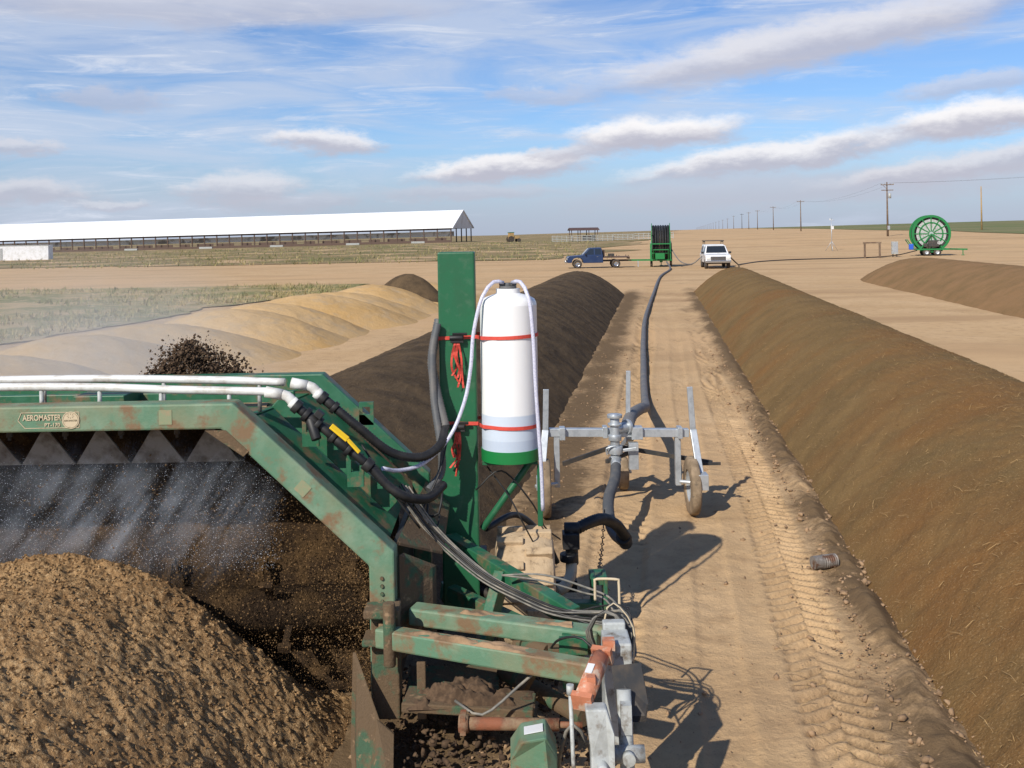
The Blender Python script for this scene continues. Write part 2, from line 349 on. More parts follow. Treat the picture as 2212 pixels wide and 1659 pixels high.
px = np.arange(-5.0, -0.75, 0.0085); py = np.concatenate([np.arange(2.6, 3.6, 0.02), np.arange(3.6, 6.75, 0.009)])
XX, YY = np.meshgrid(px, py)
cx = -2.72 + 0.06 * (YY - 6)
d = (XX - cx) / (1.70 + 0.12 * fbm(YY * 1.3, YY * 0 + 2, 3, 81))
prof = np.cos(np.pi * np.clip(d, -1, 1) / 2) ** 1.08
H = 1.15 * (1 - 0.9 * sst(5.95, 6.75, YY)) * (0.9 + 0.1 * sst(3.5, 5.5, YY))
ZZ = H * prof
lump = 0.07 * fbm(XX * 2, YY * 2, 3, 83) + 0.045 * fbm(XX * 9, YY * 9, 3, 84)
gr = vn(XX * 30, YY * 30, 87) * 0.65 + 0.35 * vn(XX * 62, YY * 62, 88)
ZZ = ZZ + lump * np.clip(prof * 4, 0, 1) + 0.034 * gr * np.clip(prof * 6, 0, 1) - 0.035
pile = tag(grid_mesh('compost_pile', XX, YY, ZZ, M['comp_f']), 'coarse granular brown compost pile entering the turner', 'compost pile')
def pile_h(x, y):
    i = np.clip(np.searchsorted(py, y), 0, len(py) - 1); j = np.clip(np.searchsorted(px, x), 0, len(px) - 1)
    return ZZ[i, j]

def mound(name, x, y, rx, ry, h, rot, m, seed, n=110):
    u = np.linspace(-1, 1, n); A, B = np.meshgrid(u, u)
    Aa = A * np.sqrt(1 - B * B / 2); Bb = B * np.sqrt(1 - A * A / 2)
    r = np.sqrt(Aa ** 2 + Bb ** 2)
    lx = Aa * rx; ly = Bb * ry
    gx = x + lx * math.cos(rot) - ly * math.sin(rot); gy = y + lx * math.sin(rot) + ly * math.cos(rot)
    z = h * np.clip(np.cos(np.pi * r / 2), 0, 1) ** 1.1
    z = z + (0.14 * fbm(gx * 0.7, gy * 0.7, 2, seed) + 0.06 * fbm(gx * 3, gy * 3, 4, seed + 1)) * np.clip((1 - r) * 5, 0, 1) - 0.06
    return grid_mesh(name, gx, gy, z, m)
ml = [(-4.6, 46.5, 1.0), (-5.2, 43.6, 1.0), (-5.8, 40.7, 1.1), (-6.5, 37.4, 1.0), (-7.0, 34.9, 1.1), (-7.7, 31.4, 1.0), (-8.2, 28.9, 1.05), (-9.1, 25.2, 0.98), (-9.7, 22.4, 1.0), (-10.4, 19.0, 0.93), (-11.2, 15.6, 0.9)]
for i, (x, y, h) in enumerate(ml):
    o = mound('bedding_pile', x, y, 3.6 + 0.3 * math.sin(i * 2.1), 3.4, h, 0.25 + 0.12 * math.sin(i * 3.7), M['sandp'], 100 + i * 3)
    tag(o, 'low rounded heap of golden sandy bedding', 'sand pile', 'row of golden bedding piles')
o = mound('manure_pile', -4.5, 43.0, 2.2, 1.7, 1.45, -0.6, M['comp_l'], 150)
tag(o, 'small dark manure heap beside golden piles', 'manure pile')

# ------------------------------------------------------------------ scattered stuff
def ico():
    bm = bmesh.new(); bmesh.ops.create_icosphere(bm, subdivisions=1, radius=1.0)
    v = np.array([x.co[:] for x in bm.verts]); f = np.array([[q.index for q in p.verts] for p in bm.faces]); bm.free(); return v, f
IV, IF = ico()
def clumps(name, P, S, m, seed=0, flat=0.8):
    r = np.random.RandomState(seed); n = len(P)
    V = IV[None] * (1 + 0.45 * (r.rand(n, len(IV), 1) - 0.5) * 2)
    q = r.randn(n, 4); q /= np.linalg.norm(q, axis=1, keepdims=True)
    w, x, y, z = q.T
    Rm = np.stack([1 - 2 * (y * y + z * z), 2 * (x * y - z * w), 2 * (x * z + y * w), 2 * (x * y + z * w), 1 - 2 * (x * x + z * z), 2 * (y * z - x * w), 2 * (x * z - y * w), 2 * (y * z + x * w), 1 - 2 * (x * x + y * y)], -1).reshape(n, 3, 3)
    V = V * np.array([1, 0.75, 0.6]) * S[:, None, None]
    V = np.einsum('nij,nkj->nki', Rm, V) * np.array([1, 1, flat]) + P[:, None, :]
    F = (IF[None] + (np.arange(n) * len(IV))[:, None, None]).reshape(-1, 3)
    me = bpy.data.meshes.new(name)
    co = V.reshape(-1, 3); me.vertices.add(len(co)); me.vertices.foreach_set('co', co.ravel().astype(np.float32))
    me.loops.add(F.size); me.loops.foreach_set('vertex_index', F.ravel().astype(np.int32))
    me.polygons.add(len(F)); me.polygons.foreach_set('loop_start', np.arange(0, F.size, 3, dtype=np.int32))
    me.update(calc_edges=True); me.validate(); me.materials.append(m)
    o = bpy.data.objects.new(name, me); coll.objects.link(o); return o
r = np.random.RandomState(5)
n = 5200
yy = 4.6 * (26 / 4.6) ** (r.rand(n)); side = r.rand(n)
tt = np.where(side < 0.74, 1.60 + 0.19 * r.randn(n), np.where(side < 0.91, -1.2 + 0.4 * r.randn(n), r.uniform(-1, 1.6, n)))
S = 0.004 + 0.028 * r.rand(n) ** 7 + 0.007 * r.rand(n)
P = np.stack([tt + K * yy, yy, S * 0.2 + 0.03 * (np.abs(tt - 1.6) < 0.2)], 1)
tag(clumps('dirt_clods', P, S, M['clodl'], 3), 'loose dirt clods strewn along the lane edges', 'dirt clods', kind='stuff')
n = 12000
X0 = r.uniform(-3.6, -0.85, n); Y0 = r.uniform(3.7, 6.2, n)
S = 0.004 + 0.010 * r.rand(n) ** 2.5
P = np.stack([X0, Y0, pile_h(X0, Y0) + S * 0.3], 1)
tag(clumps('compost_crumbs', P, S, M['comp_f'], 4), 'coarse crumbs lying over the compost pile', 'compost crumbs', kind='stuff')
n = 1500
X0 = r.uniform(-0.85, 0.45, n); Y0 = r.uniform(5.0, 6.8, n); S = 0.008 + 0.03 * r.rand(n) ** 3
tag(clumps('soil_clumps', np.stack([X0, Y0, 0.03 + 0.12 * r.rand(n) ** 2 * sst(0.5, -0.3, X0)], 1), S, M['clod'], 6), 'dark soil clumps fallen beneath the turner', 'soil clumps', kind='stuff')

def strips(name, P, Ln, W, m, seed, lift=0.35):
    r = np.random.RandomState(seed); vs = []; fs = []
    for i in range(len(P)):
        a = r.uniform(0, 2 * math.pi); d = np.array([math.cos(a), math.sin(a), r.uniform(-lift, lift)]); s_ = np.array([-d[1], d[0], 0.3]) * W
        m_ = P[i] + np.array([0, 0, Ln[i] * 0.12]) ; o_ = len(vs)
        vs += [P[i] - d * Ln[i] / 2 - s_, P[i] - d * Ln[i] / 2 + s_, m_ + s_, m_ - s_, P[i] + d * Ln[i] / 2 + s_, P[i] + d * Ln[i] / 2 - s_]
        fs += [(o_, o_ + 1, o_ + 2, o_ + 3), (o_ + 3, o_ + 2, o_ + 4, o_ + 5)]
    me = bpy.data.meshes.new(name); me.from_pydata([tuple(v) for v in vs], [], fs); me.update(); me.materials.append(m)
    o = bpy.data.objects.new(name, me); coll.objects.link(o); return o
me = w1.data; co = np.empty(len(me.vertices) * 3, np.float32); me.vertices.foreach_get('co', co); co = co.reshape(-1, 3)
sel = co[(co[:, 1] < 24) & (co[:, 1] > 4.6) & (co[:, 0] - K * co[:, 1] < 4.4)]
pk = sel[r.randint(0, len(sel), 2600)] + np.array([0, 0, 0.006])
yy = 4.8 * (18 / 4.8) ** r.rand(420); gg = np.stack([r.uniform(0.8, 1.95, 420) + K * yy, yy, 0.025 + 0 * yy], 1)
Pst = np.concatenate([pk, gg])
tag(strips('straw', Pst, 0.02 + 0.16 * r.rand(len(Pst)) ** 3, 0.0018, M['straw'], 8), 'loose straw stalks on the windrow and lane', 'straw', kind='stuff')
def tufts(name, P, Hh, m, seed):
    r = np.random.RandomState(seed); vs = []; fs = []
    for i in range(len(P)):
        for k_ in range(4):
            a = r.uniform(0, 6.28); w_ = Hh[i] * 0.10; l_ = r.uniform(-0.6, 0.6, 2) * Hh[i]
            b0 = P[i] + np.array([r.uniform(-.1, .1), r.uniform(-.1, .1), 0]); o_ = len(vs)
            vs += [b0 + np.array([math.cos(a) * w_, math.sin(a) * w_, 0]), b0 - np.array([math.cos(a) * w_, math.sin(a) * w_, 0]), b0 + np.array([l_[0], l_[1], Hh[i] * r.uniform(.6, 1.1)])]
            fs.append((o_, o_ + 1, o_ + 2))
    me = bpy.data.meshes.new(name); me.from_pydata([tuple(v) for v in vs], [], fs); me.update(); me.materials.append(m)
    o = bpy.data.objects.new(name, me); coll.objects.link(o); return o
M['weed'] = mat('weed_blade', (0.40, 0.31, 0.15), 0.9, c2=(0.20, 0.20, 0.08), scale=0.3, lo=0.42, hi=0.56)
n = 4200; yy = r.uniform(28, 64, n); xr = np.interp(yy, [27, 34, 44, 55, 66], [-16, -14.5, -13.5, -9.5, -10]); xx = xr - r.rand(n) ** 1.2 * 24
keep = fbm(xx * 0.2, yy * 0.2, 3, 333) > -0.06
xx = xx[keep]; yy = yy[keep]
tag(tufts('weed_tufts', np.stack([xx, yy, 0.04 + 0 * xx], 1), 0.08 + 0.2 * r.rand(len(xx)), M['weed'], 9), 'dry weed tufts growing in the patch', 'weeds', kind='stuff')
n = 2600; yy = r.uniform(112, 240, n); xx = r.uniform(-0.55, 0.05, n) * yy + 6
tag(tufts('pasture_tufts', np.stack([xx, yy, terrain(xx, yy) + 0.05], 1), 0.2 + 0.35 * r.rand(n), M['weed'], 10), 'scattered tufts of dry pasture grass', 'grass', kind='stuff')

# ------------------------------------------------------------------ compost turner
TU = thing('compost_turner', 'green tow-behind compost windrow turner with arched frame, caked in soil', 'compost turner', (-1.3, 6.4, 0))
FY = 5.9; RY = 7.0
out = [(-5.2, 2.05), (-1.64, 2.05), (-0.715, 1.17), (-0.715, 0.30), (-0.865, 0.30), (-0.865, 1.09), (-1.71, 1.90), (-5.2, 1.90)]
MB().prism([(x, FY - 0.07, z) for x, z in out], (0, 0.16, 0)).obj('front_frame', M['green2'], TU, 0.012)
out = [(-5.2, 2.06), (-1.33, 2.06), (-0.60, 1.36), (-0.60, 0.55), (-0.72, 0.55), (-0.72, 1.30), (-1.38, 1.94), (-5.2, 1.94)]
MB().prism([(x, RY - 0.05, z) for x, z in out], (0, 0.12, 0)).obj('rear_frame', M['green'], TU, 0.01)
mb = MB()
mb.prism([(-5.2, FY + 0.10, 1.88), (-1.66, FY + 0.10, 1.88), (-1.42, RY - 0.06, 1.90), (-5.2, RY - 0.06, 1.90)], (0, 0, 0.03))
mb.prism([(-1.66, FY + 0.10, 1.88), (-0.82, FY + 0.10, 1.10), (-0.76, RY - 0.06, 1.27), (-1.42, RY - 0.06, 1.90)], (0.03, 0, 0.03))
mb.obj('hood', M['green'], TU)
def part(prims, name, m, par=TU, bev=0.006):
    mb = MB(); prims(mb); return mb.obj(name, m, par, bev)
part(lambda q: q.beam((-1.50, 6.35, 1.98), (-0.78, 6.35, 1.30), 0.05, 0.10), 'hood_rib', M['green'])
part(lambda q: q.beam((-5.2, 6.62, 1.95), (-1.45, 6.62, 1.95), 0.05, 0.10), 'hood_rib', M['green'])
part(lambda q: q.prism([(-1.80, FY - .073, 1.895), (-1.68, FY - .073, 1.895), (-1.55, FY - .073, 1.77), (-1.58, FY - .073, 1.74)], (0, -.004, 0)), 'gusset', M['soiled'], bev=0)
for k_ in range(5):
    part(lambda q: q.cyl((-0.79, FY - .07, 1.02 - k_ * 0.045), (-0.79, FY - .082, 1.02 - k_ * 0.045), 0.011, n=6), 'bolt', M['soiled'], bev=0)
for x in (-2.62, -3.9): part(lambda q: q.box((x, 6.5, 1.97), (0.32, 0.35, 0.12)), 'hood_hatch', M['green'])
for x, y, z, h_ in ((-1.25, 6.12, 1.83, 0.2), (-0.98, 6.12, 1.58, 0.2), (-1.03, 6.95, 1.78, 0.16)):
    mb = MB(); w_ = 0.10
    mb.prism([(x - w_ / 2, y, z - h_ / 2), (x + w_ / 2, y, z - h_ / 2), (x + w_ / 2, y, z - h_ * 0.05), (x - w_ / 2, y, z - h_ * 0.05)], (0, 0.03, 0))
    mb.box((x - w_ * 0.38, y + 0.015, z + h_ * 0.12), (w_ * 0.24, 0.03, h_ * 0.34)); mb.box((x + w_ * 0.38, y + 0.015, z + h_ * 0.12), (w_ * 0.24, 0.03, h_ * 0.34)); mb.box((x, y + 0.015, z + h_ * 0.39), (w_, 0.03, h_ * 0.2))
    mb.obj('lifting_bracket', M['green'], TU)
hx = np.linspace(-1.62, -0.84, 120); hy = np.linspace(6.03, 6.30, 50); A, B = np.meshgrid(hx, hy)
base = 1.90 - (A + 1.64) * 0.93 + 0.02
edge = np.clip((1 - np.abs((B - 6.165) / 0.135)) * 3, 0, 1)
zz = base + 0.040 * edge * (0.6 + 1.8 * fbm(A * 7, B * 7, 4, 200)) - 0.005
def soil_part(A, B, zz, m, lab=None):
    o = grid_mesh('soil_layer', A, B, zz, m); o.parent = TU; o.location = -TU.location
    if lab: o['label'] = lab
soil_part(A, B, zz, M['clod'], 'brown compost lying on the sloping hood')
hx = np.linspace(-4.0, -1.6, 220); hy = np.linspace(6.05, 6.58, 60); A, B = np.meshgrid(hx, hy)
soil_part(A, B, 1.93 + 0.07 * np.clip((1 - np.abs((B - 6.315) / 0.26)) * 2, 0, 1) * (0.2 + 2.4 * fbm(A * 3, B * 5, 4, 201)), M['clodl'])
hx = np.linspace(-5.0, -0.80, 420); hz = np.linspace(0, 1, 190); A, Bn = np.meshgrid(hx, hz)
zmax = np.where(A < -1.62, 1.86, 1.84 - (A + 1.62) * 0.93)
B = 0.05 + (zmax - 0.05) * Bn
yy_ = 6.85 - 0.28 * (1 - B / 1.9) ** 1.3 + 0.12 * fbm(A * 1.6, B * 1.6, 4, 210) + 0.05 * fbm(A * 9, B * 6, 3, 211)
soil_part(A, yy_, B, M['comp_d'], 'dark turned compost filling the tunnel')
mb = MB(); mb.cyl((-4.9, 6.45, 0.62), (-0.95, 6.45, 0.62), 0.15, n=24)
k_ = 0; xq = -4.8
while xq < -1.0:
    a = k_ * 1.25; c_, s_ = math.cos(a), math.sin(a)
    mb.beam((xq, 6.45, 0.62), (xq, 6.45 + 0.30 * c_, 0.62 + 0.30 * s_), 0.03, 0.04, up=(1, 0, 0))
    mb.box((xq, 6.45 + 0.31 * c_, 0.62 + 0.31 * s_), (0.08, 0.04, 0.04), (a, 0, 0)); xq += 0.12; k_ += 1
mb.obj('rotor', M['comp_d'], TU)
mb = MB(); mb.prism([(-5.2, 6.97, 0.4), (-0.82, 6.97, 0.4), (-0.82, 6.97, 1.2), (-1.45, 6.97, 1.86), (-5.2, 6.97, 1.86)], (0, 0.02, 0)); mb.obj('dark_rear_panel', M['clod'], TU)  # dark panel added to give the tunnel a dark rear
mb = MB(); mb.box((-0.74, 6.5, 0.72), (0.03, 0.96, 0.85)); mb.obj('side_panel', M['dark'], TU)
tooth = mat('dusty_deflector_steel', (0.26, 0.24, 0.21), 0.8, c2=(0.12, 0.095, 0.07), scale=9, bump=0.4)
for i in range(9):
    xc = -1.86 - 0.335 * i
    mb = MB(); mb.prism([(xc - 0.165, 6.16, 1.64), (xc, 6.11, 1.885), (xc + 0.165, 6.16, 1.64)], (0, 0.012, 0)); mb.obj('deflector_tooth', tooth, TU)
    mb = MB(); mb.cyl((xc + .1675, 6.02, 1.90), (xc + .1675, 6.02, 1.84), 0.018, n=10); mb.cyl((xc + .1675, 6.02, 1.845), (xc + .1675, 6.02, 1.82), 0.010, n=8); mb.obj('spray_nozzle', M['dark'], TU)
for pts in ([(-5.2, 6.30, 2.13), (-3.0, 6.30, 2.145), (-2.0, 6.30, 2.125), (-1.44, 6.30, 2.10)], [(-5.2, 6.05, 2.12), (-3.0, 6.05, 2.135), (-2.0, 6.05, 2.10), (-1.45, 6.05, 2.08)]):
    mb = MB(); mb.tube(pts, 0.025, 14); mb.obj('spray_pipe', M['pvc'], TU)
for x, y in ((-2.85, 6.05), (-2.50, 6.05), (-2.13, 6.05), (-1.72, 6.05), (-2.95, 6.3), (-2.2, 6.3), (-1.6, 6.3)):
    mb = MB(); mb.cyl((x, y, 1.92), (x, y, 2.11), 0.013); mb.obj('pipe_support', M['greyp'], TU)
for (x, y, z) in ((-1.40, 6.05, 2.06), (-1.30, 6.30, 2.075)):
    mb = MB(); mb.cyl((x - 0.10, y, z + 0.02), (x, y, z), 0.034); mb.tube([(x - 0.02, y, z + 0.003), (x + 0.03, y, z - 0.01), (x + 0.075, y, z - 0.06)], 0.031, 12, step=0.02)
    mb.cyl((x + .055, y, z - .04), (x + .085, y, z - .07), 0.036)
    mb.obj('pipe_elbow', M['pvc'], TU)
p0 = Vector((-1.33, 6.05, 2.00)); dr = Vector((0.70, 0.02, -0.60)).normalized()
mb = MB()
for a, b_, r_ in ((0.0, 0.04, 0.042), (0.04, 0.08, 0.028), (0.08, 0.11, 0.045), (0.11, 0.17, 0.034), (0.17, 0.20, 0.047), (0.20, 0.29, 0.026), (0.29, 0.32, 0.042), (0.32, 0.41, 0.032), (0.41, 0.44, 0.045), (0.44, 0.55, 0.026), (0.55, 0.60, 0.042)):
    mb.cyl(p0 + dr * a, p0 + dr * b_, r_, n=14)
mb.cyl(p0 + dr * 0.12, p0 + dr * 0.16 + Vector((0.02, -0.05, -0.10)), 0.03, n=12)
mb.box(p0 + dr * 0.15 + Vector((0.04, -0.02, 0.04)), (0.05, 0.05, 0.04), (0, 0.7, 0))
mb.obj('valve_body', M['black'], TU, 0.003)
p1 = Vector((-1.22, 6.30, 2.01)); mb = MB()
for a, b_, r_ in ((0.0, 0.04, 0.042), (0.04, 0.1, 0.030), (0.1, 0.13, 0.040)): mb.cyl(p1 + dr * a, p1 + dr * b_, r_, n=14)
mb.obj('hose_coupling', M['black'], TU, 0.003)
mb = MB(); q0 = p0 + dr * 0.36 + Vector((0.03, -0.05, 0.045))
mb.beam(q0 - dr * 0.10, q0 + dr * 0.03, 0.042, 0.012, up=(0.4, -0.5, 0.7)); mb.beam(q0 + dr * 0.03, q0 + dr * 0.12 - Vector((0, 0, 0.02)), 0.026, 0.012, up=(0.4, -0.5, 0.7))
mb.obj('valve_handle', M['yellow'], TU, 0.004)
e1 = p1 + dr * 0.13
mb = MB(); mb.ribbed([e1, (-0.98, 6.32, 1.80), (-0.80, 6.4, 1.63), (-0.62, 6.5, 1.57), (-0.50, 6.62, 1.62), (-0.47, 6.75, 1.72)], 0.028, 0.018, 0.09); mb.obj('feed_hose', M['black'], TU)
e0 = p0 + dr * 0.60
mb = MB(); mb.ribbed([e0, (-0.78, 6.07, 1.50), (-0.67, 6.10, 1.42), (-0.55, 6.25, 1.37), (-0.47, 6.45, 1.40)], 0.028, 0.018, 0.09); mb.obj('feed_hose', M['black'], TU)
mb = MB(); mb.ribbed([(-0.47, 6.75, 1.72), (-0.53, 6.82, 1.95), (-0.565, 6.9, 2.15), (-0.52, 6.98, 2.42)], 0.030, 0.018, 0.09); mb.obj('ribbed_hose', M['ghose'], TU)
mb = MB(); mb.ribbed([(-0.52, 6.88, 2.40), (-0.555, 6.84, 2.2), (-0.545, 6.78, 1.9), (-0.50, 6.7, 1.6), (-0.50, 6.7, 1.42), (-0.58, 6.6, 1.33)], 0.026, 0.018, 0.09); mb.obj('ribbed_hose', M['ghose'], TU)
mb = MB(); mb.box((-0.39, 7.02, 1.60), (0.255, 0.20, 2.575)); mb.obj('mast', M['green3'], TU, 0.012)
yb = FY - 0.0725
mb = MB()
pts = [(-2.865, yb, 2.015), (-2.53, yb, 2.015), (-2.53, yb, 1.925), (-2.845, yb, 1.925), (-2.885, yb, 1.97)]
for i in range(5): mb.beam(pts[i], pts[(i + 1) % 5], 0.0035, 0.002, up=(0, 1, 0))
mb.obj('decal_border', M['decal'], TU)
def text(body, x, z, size, m, name, y=yb - 0.001, parent=TU, bold=0.0, width=None):
    cu = bpy.data.curves.new(name, 'FONT'); cu.body = body; cu.size = size; cu.extrude = 0.0008; cu.offset = bold
    o = bpy.data.objects.new(name, cu); coll.objects.link(o)
    dg = bpy.context.evaluated_depsgraph_get(); dg.update()
    me = bpy.data.meshes.new_from_object(o.evaluated_get(dg)); bpy.data.objects.remove(o)
    if width:
        xs_ = [v.co.x for v in me.vertices]; k = width / (max(xs_) - min(xs_)); x0 = min(xs_)
        for v in me.vertices: v.co.x = (v.co.x - x0) * k
    me.materials.clear(); me.materials.append(m)
    o = bpy.data.objects.new(name, me); coll.objects.link(o); o.parent = parent
    o.location = Vector((x, y, z)) - parent.location; o.rotation_euler = (math.radians(90), 0, 0); return o
text('AEROMASTER', -2.858, 1.970, 0.046, M['decal'], 'brand_lettering', bold=0.001, width=0.225)
text('PT-170', -2.73, 1.933, 0.030, M['decal'], 'model_lettering', bold=0.0006, width=0.09)
mb = MB(); mb.cyl((-2.578, yb - 0.001, 1.969), (-2.578, yb - 0.004, 1.969), 0.050, n=40)
mb.obj('round_emblem', M['decal'], TU)
mb = MB()
for i in range(40):
    a0, a1 = 2 * math.pi * i / 40, 2 * math.pi * (i + 1) / 40
    mb.beam((-2.578 + .044 * math.cos(a0), yb - 0.0045, 1.969 + .044 * math.sin(a0)), (-2.578 + .044 * math.cos(a1), yb - 0.0045, 1.969 + .044 * math.sin(a1)), 0.0015, 0.001, up=(0, 1, 0))
for a in range(0, 360, 45):
    ca, sa = math.cos(math.radians(a)), math.sin(math.radians(a)); mb.beam((-2.578 + 0.012 * ca, yb - 0.0045, 1.993 + 0.008 * sa), (-2.578 + 0.022 * ca, yb - 0.0045, 1.993 + 0.015 * sa), 0.002, 0.001, up=(0, 1, 0))
mb.obj('emblem_mark', M['decalbrown'], TU)
text('AEROMASTER', -2.617, 1.962, 0.014, M['decalbrown'], 'emblem_lettering', y=yb - 0.0045, width=0.078)
stk = mat('faded_sticker_paint', (0.22, 0.26, 0.15), 0.7, c2=(0.3, 0.24, 0.14), scale=20)
mb = MB(); mb.box((-2.03, FY - 0.0715, 1.975), (0.075, 0.003, 0.085)); mb.obj('faded_sticker', stk, TU)
mb = MB(); mb.box((-1.24, FY - 0.0715, 1.55), (0.075, 0.003, 0.075), (0, 0.76, 0)); mb.obj('faded_sticker', stk, TU)

# lower structure
mb = MB()
mb.prism([(-0.72, 5.99, 1.16), (-0.62, 6.9, 1.30), (-0.46, 6.92, 1.14), (-0.47, 6.3, 1.00)], (0, 0, 0.02))
mb.obj('deck_plate', M['soiled'], TU, 0.004)
mb = MB(); mb.prism([(-0.70, 5.93, 1.12), (-0.52, 6.12, 0.98), (-0.52, 6.12, 0.55), (-0.70, 5.93, 0.50)], (0.02, 0.05, 0)); mb.obj('side_plate', M['soiled'], TU, 0.004)
part(lambda q: q.beam((-0.46, 6.80, 0.93), (0.33, 5.98, 0.715), 0.09, 0.12), 'chassis_rail', M['green'])
part(lambda q: q.beam((-0.45, 6.70, 0.62), (0.30, 6.05, 0.50), 0.08, 0.10), 'chassis_rail', M['green'])
part(lambda q: q.beam((-0.10, 6.40, 0.84), (-0.22, 6.15, 0.50), 0.07, 0.12), 'chassis_brace', M['green'])
part(lambda q: q.beam((-0.15, 7.3, 0.40), (-0.55, 7.2, 0.45), 0.1, 0.12), 'axle_beam', M['green'])
mb = MB(); mb.beam((-0.63, 5.96, 0.765), (0.45, 5.62, 0.735), 0.13, 0.10); mb.cyl((0.40, 5.63, 0.78), (0.56, 5.58, 0.775), 0.03)
mb.obj('upper_arm', M['green2'], TU, 0.012)
mb = MB(); mb.beam((-0.80, 5.72, 0.73), (0.38, 5.22, 0.72), 0.095, 0.11); mb.obj('lower_arm', M['green2'], TU, 0.012, label='soil-stained green steel arm')
hx = np.linspace(0, 1, 150); hy = np.linspace(-0.05, 0.05, 24); A, B = np.meshgrid(hx, hy)
gx = -0.80 + 1.18 * A * 0.75; gy = 5.72 - 0.50 * A * 0.75 + B
soil_part(gx, gy, 0.782 - 0.006 * A + 0.030 * np.clip((1 - np.abs(B) / 0.05) * 3, 0, 1) * np.clip((1 - A) * 3, 0, 1) * (0.3 + 2.8 * fbm(gx * 9, gy * 12, 3, 220)), M['clodl'])
gx = -0.55 + 0.85 * A; gy = 5.935 - 0.265 * A + B
soil_part(gx, gy, 0.812 - 0.024 * A - 0.012 + 0.030 * np.clip((1 - np.abs(B) / 0.05) * 3, 0, 1) * (0.2 + 2.6 * fbm(gx * 7, gy * 12, 3, 221)), M['clodl'])
mb = MB(); mb.box((-0.78, 5.76, 0.86), (0.20, 0.16, 0.05)); mb.box((-0.78, 5.76, 0.70), (0.22, 0.17, 0.04)); mb.cyl((-0.73, 5.66, 0.58), (-0.73, 5.66, 0.94), 0.035)
mb.box((-0.77, 5.84, 0.55), (0.16, 0.14, 0.65))
mb.obj('pivot_bracket', M['soiled'], TU, 0.01)
mb = MB(); mb.prism([(-0.95, 5.72, 0.64), (-0.80, 5.58, 0.30), (-0.78, 5.30, 0.02), (-0.92, 5.45, 0.02), (-0.97, 5.72, 0.10)], (0.02, 0.0, 0.0)); mb.prism([(-0.80, 5.58, 0.32), (-0.70, 5.55, 0.25), (-0.68, 5.3, 0.02), (-0.78, 5.30, 0.02)], (0, 0.02, 0.0))
mb.obj('skid_shoe', M['soiled'], TU, 0.004)
part(lambda q: q.box((-0.28, 5.55, 0.42), (0.72, 0.22, 0.05), (0, 0.03, -0.1)), 'floor_plate', M['soiled'])
part(lambda q: q.box((-0.40, 6.0, 0.30), (0.55, 0.5, 0.06)), 'floor_plate', M['soiled'])
part(lambda q: q.beam((-0.55, 5.62, 0.30), (-0.55, 5.62, 0.62), 0.02, 0.05, up=(1, 0, 0)), 'linkage_bar', M['soiled'])
part(lambda q: q.beam((-0.05, 5.9, 0.2), (0.1, 5.6, 0.6), 0.04, 0.04), 'linkage_bar', M['soiled'])
part(lambda q: q.cyl((-0.1, 6.1, 0.35), (0.35, 5.5, 0.35), 0.05), 'drive_shaft', M['soiled'], bev=0)
part(lambda q: (q.cyl((0.02, 5.75, 0.66), (0.16, 5.62, 0.66), 0.045), q.cyl((0.00, 5.77, 0.66), (0.04, 5.73, 0.66), 0.06), q.box((0.20, 5.6, 0.66), (0.08, 0.1, 0.09))), 'hydraulic_motor', M['soiled'], bev=0.003)
part(lambda q: (q.box((0.30, 5.66, 0.62), (0.12, 0.16, 0.30)), q.box((0.30, 5.56, 0.72), (0.16, 0.03, 0.10))), 'mounting_block', M['green'])
hx = np.linspace(-0.62, 0.08, 110); hy = np.linspace(5.45, 5.66, 50); A, B = np.meshgrid(hx, hy)
soil_part(A, B, 0.43 + 0.09 * np.clip((1 - np.abs((B - 5.555) / 0.105)) * 2.5, 0, 1) * np.clip((1 - np.abs((A + 0.27) / 0.35)) * 4, 0, 1) * (0.5 + 2.8 * fbm(A * 9, B * 9, 4, 203)), M['clod'])
mb = MB(); mb.cyl((-0.30, 5.24, 0.455), (0.20, 5.20, 0.46), 0.032); mb.cyl((-0.32, 5.24, 0.455), (-0.27, 5.236, 0.455), 0.045); mb.cyl((0.17, 5.2, 0.46), (0.32, 5.19, 0.46), 0.016); mb.box((-0.30, 5.25, 0.455), (0.03, 0.10, 0.09))
mb.obj('hydraulic_ram', M['rust'], TU)
mb = MB(); mb.cyl((0.405, 4.99, 0.895), (0.30, 4.74, 0.80), 0.046, n=20); mb.box((0.413, 5.0, 0.90), (0.10, 0.03, 0.09), (0.4, 0, -0.4)); mb.box((0.295, 4.73, 0.797), (0.10, 0.03, 0.09), (0.4, 0, -0.4))
mb.box((0.34, 4.80, 0.865), (0.04, 0.04, 0.04)); mb.box((0.45, 5.06, 0.93), (0.06, 0.06, 0.05))
for s_ in (-1, 1): mb.cyl((0.405 + s_ * .035, 4.99, 0.895 + .03), (0.30 + s_ * .035, 4.74, 0.80 + .03), 0.006)
mb.obj('lift_cylinder', M['orange'], TU)
mb = MB(); mb.box((0.34, 4.86, 0.896), (0.035, 0.06, 0.004), (0.36, 0, -0.4)); mb.obj('white_label', M['white'], TU)
mb = MB(); mb.box((0.50, 5.18, 0.66), (0.14, 0.20, 0.52)); mb.box((0.50, 5.30, 0.93), (0.12, 0.06, 0.05)); mb.cyl((0.42, 5.12, 0.84), (0.58, 5.12, 0.84), 0.025); mb.cyl((0.42, 5.12, 0.55), (0.59, 5.12, 0.55), 0.03)
mb.obj('hitch_bracket', M['greyp'], TU, 0.01)
